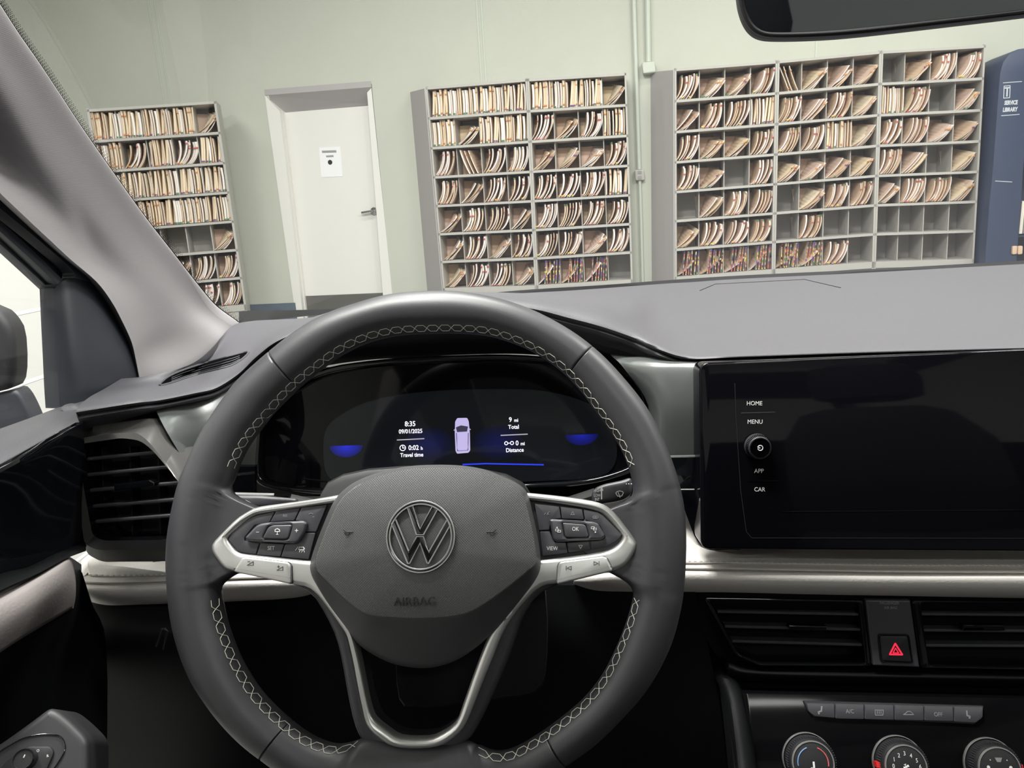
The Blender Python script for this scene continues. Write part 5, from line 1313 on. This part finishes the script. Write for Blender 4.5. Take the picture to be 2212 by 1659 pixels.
for ui, (C, lab, nc, plan, side) in enumerate(UNITS):
    FB = FLB if ui == 0 else FG
    Q = bookcase(C, lab, nc, 7, side, FB)
    for r, row in enumerate(plan):
        for c, k in enumerate(row):
            if k == 'E': continue
            a, b = Q(c / nc, (r + 1) / 7 - .009), Q((c + 1) / nc, (r + 1) / 7 - .009); ch = (Q(c / nc, r / 7) - Q(c / nc, (r + 1) / 7)).length
            up_ = Q(c / nc, r / 7) - Q(c / nc, (r + 1) / 7); shr_ = up_.x / up_.y
            cw = (b - a).length; sc = ch / .262
            n = {'U': rnd.randint(9, 11), 'B': rnd.randint(6, 8), 'S': rnd.randint(4, 5), 'T': 3, 'C': 7}[k]
            lo, hi = {'U': (.03, .93), 'B': (.02, .60), 'S': (.0, .40), 'T': (.45, .8), 'C': (.2, .9)}[k]
            for i in range(n + (k != 'U')):
                f = lo + (hi - lo) * (i + rnd.uniform(-.2, .2)) / max(1, n - 1)
                kk = 'S' if k == 'C' and i == 0 else k
                if k == 'C' and i == 0: f = .02
                if i == n: kk, f = 'F', .01
                f = max(.01, f)
                p = a + (b - a) * f
                sq = 1.0
                me = rnd.choice(PROTO[kk])
                # squeeze sideways so that no file leaves its bay
                mx = max(v.co.x for v in me.vertices) * sc
                room_ = cw * (1 - f) + (.004 if kk != 'F' else -.012) - (.018 if c == nc - 1 else 0)
                if mx > room_: sq = room_ / mx
                M = FB.M @ Matrix(((sc * sq, 0, sc * shr_, p.x), (0, 0, sc, p.y), (0, 1, 0, WF - .012 - rnd.random() * .03), (0, 0, 0, 1)))
                pri = {0: 3, 1: 2, 2: 1, 3: 0, 4: 0, 5: 0}[ui] + (.5 if k == 'U' else 0) + (ui in (1, 2)) * (6 - r) * .1
                allf.append((pri, ui, r, c, kk, me, M))
allf.sort(key=lambda t: t[0])
for pri, ui, r, c, k, me, M in allf[:300]:
    o = bpy.data.objects.new('file_folder', me); COL.objects.link(o); o.matrix_world = M
    nm = NAMES[ui]
    o['category'] = 'file folder'
    o['label'] = '%s cream file folder, %s bay, %s shelf, %s' % (KN[k], BAY[c], ORD[r], nm)
    o['group'] = '%s files, %s bay, %s shelf of %s' % (KN[k], BAY[c], ORD[r], nm)
mb = MB()
for pri, ui, r, c, k, me, M in allf[300:]:
    for mi_i, mt in enumerate(me.materials):
        F_ = [list(p.vertices) for p in me.polygons if p.material_index == mi_i]
        if F_: mb.add([v.co for v in me.vertices], F_, mt, M)
me = bpy.data.meshes.new('packed_files')
me.from_pydata([tuple(v) for v in mb.v], [], mb.f)
for q in mb.mats: me.materials.append(q)
me.polygons.foreach_set('material_index', mb.m); me.update()
o = bpy.data.objects.new('packed_files', me); COL.objects.link(o)
tag(o, 'mass of cream files packed on the shelves of the bookcases either side of the door', 'files', kind='stuff')
# ------------------------------------------------------------ navy cabinet
FN = Frame(2180, 400, 6.0, 0, -6); FN.U, FN.V = FG.U, FG.V
FN.M = Matrix((FN.U, FN.V, FN.N)).transposed().to_4x4(); FN.M.translation = FN.O
cab = empty('service_cabinet', Matrix.Translation(FN.W(*FN.px(2300, 560), -.2)), 'navy blue steel cabinet with rounded top lettered SERVICE LIBRARY', 'cabinet')
mb = MB(FN.M)
oc = [(2128,640),(2129,545),(2137,440),(2144,373),(2151,280),(2157,194),(2161,155),(2167,134),(2180,116),(2200,106),(2240,100),(2500,86),(2530,100),(2545,140),(2520,640)]
ic = [(2196,640),(2197,560),(2206,440),(2216,300),(2224,180),(2232,160),(2480,145),(2470,640)]
mb.prism([FN.pts(oc, 0), FN.pts(ic, 0)], -.42, 0, NAVY, .008); mb.prism(FN.pts(oc, -.3), -.45, -.42, NAVY)
mb.box((*FN.px(2198, 330, 0), -.4), (FN.px(2480, 326, 0)[0], FN.px(2480, 326, 0)[1] + .03, -.01), NAVY)
mb.box((*FN.px(2198, 512, 0), -.4), (FN.px(2480, 505, 0)[0], FN.px(2480, 505, 0)[1] + .03, -.01), NAVY)
mb.build('body', cab)
mb = MB(FN.M)
mb.label(FN, 'SERVICE', 2184, 222, 9, .001, WTEXT, -.05, .62, .002); mb.label(FN, 'LIBRARY', 2182, 237, 9, .001, WTEXT, -.05, .66, .002)
mb.line(FN, [(2167,179),(2207,176)], 1.5, .001, WTEXT); mb.line(FN, [(2163,250),(2202,247)], 1.5, .001, WTEXT)
mb.line(FN, [(2169,186),(2182,185),(2181,211),(2168,212)], 1.6, .001, WTEXT, True); mb.line(FN, [(2171,190),(2180,189.5)], 3, .001, WTEXT); mb.line(FN, [(2176,190),(2175,208)], 3, .001, WTEXT)
mb.line(FN, [(2150,391),(2186,393)], 1.5, .001, WTEXT)
mb.build('lettering', cab)
BIN = mat('white binder', rgb(226, 220, 208), .5)
for i, (x0, y0, x1, y1, m) in enumerate(((2210,262,2240,322,BIN), (2201,434,2215,505,BIN), (2216,434,2232,505,PAPER))):
    mb = MB(FN.M); a, b = FN.px(x0, y1, -.05), FN.px(x1, y0, -.05); mb.box((a[0], a[1], -.33), (b[0], b[1], -.05), m)
    tag(mb.build('binder'), ['white binder on the upper shelf of the navy cabinet', 'cream binder standing on the lower shelf at the edge of the navy cabinet', 'white binder just inside the lower shelf of the navy cabinet'][i], 'binder')
for i, x in enumerate((2188, 2200)):
    mb = MB(FN.M); mb.prism(fillet(FN.pts([(x,532),(x + 10,531),(x + 9,549),(x - 1,550)], .02), .01), -.005, .02, MAN[2], .004)
    tag(mb.build('label_card'), ['tan label card on the lower front of the navy cabinet, outer of the pair', 'tan label card on the lower front of the navy cabinet, inner of the pair'][i], 'label card')
# ------------------------------------------------------------ lamps, world, camera
LAMPH = mat('lamp housing', rgb(220, 220, 220), 0.5)
def lamp(x, y, e, sx=1.25, sy=.35, z=4.2):
    t = empty('ceiling_light', Vector((x, y, z)), 'fluorescent ceiling fixture above the garage floor', 'ceiling light', 'fluorescent ceiling fixtures')
    mb = MB(); mb.box((x - sx / 2 - .05, y - sy / 2 - .05, z + .01), (x + sx / 2 + .05, y + sy / 2 + .05, z + .09), LAMPH); mb.build('housing', t)
    l = bpy.data.lights.new('fluorescent_tubes', 'AREA'); l.shape = 'RECTANGLE'; l.size = sx; l.size_y = sy; l.energy = e; l.color = (1, .985, .95)
    o = bpy.data.objects.new('fluorescent_tubes', l); COL.objects.link(o); o.parent = t; o.location = (0, 0, -.005)
for x, y, e in LAMPS: lamp(x, y, e)
w = bpy.data.worlds.new('world'); scene.world = w; w.use_nodes = True
w.node_tree.nodes['Background'].inputs[0].default_value = (.8, .85, .95, 1); w.node_tree.nodes['Background'].inputs[1].default_value = .05
cam = bpy.data.cameras.new('camera'); co_ = bpy.data.objects.new('camera', cam); COL.objects.link(co_)
M = RC.to_4x4(); M.translation = CAM; co_.matrix_world = M
cam.sensor_width = 36; cam.lens = 36 * FPX / 2212; cam.clip_start = .02; cam.clip_end = 60
scene.camera = co_
vs = scene.view_settings; vs.view_transform = 'Standard'; vs.look = 'None'; vs.gamma = 1; vs.use_curve_mapping = False
vs.exposure = EXPO
scene.cycles.max_bounces = 7; scene.cycles.diffuse_bounces = 4; scene.cycles.transparent_max_bounces = 12; scene.cycles.glossy_bounces = 4
scene.cycles.caustics_reflective = False; scene.cycles.caustics_refractive = False
scene.cycles.use_denoising = True; scene.cycles.sample_clamp_indirect = 6
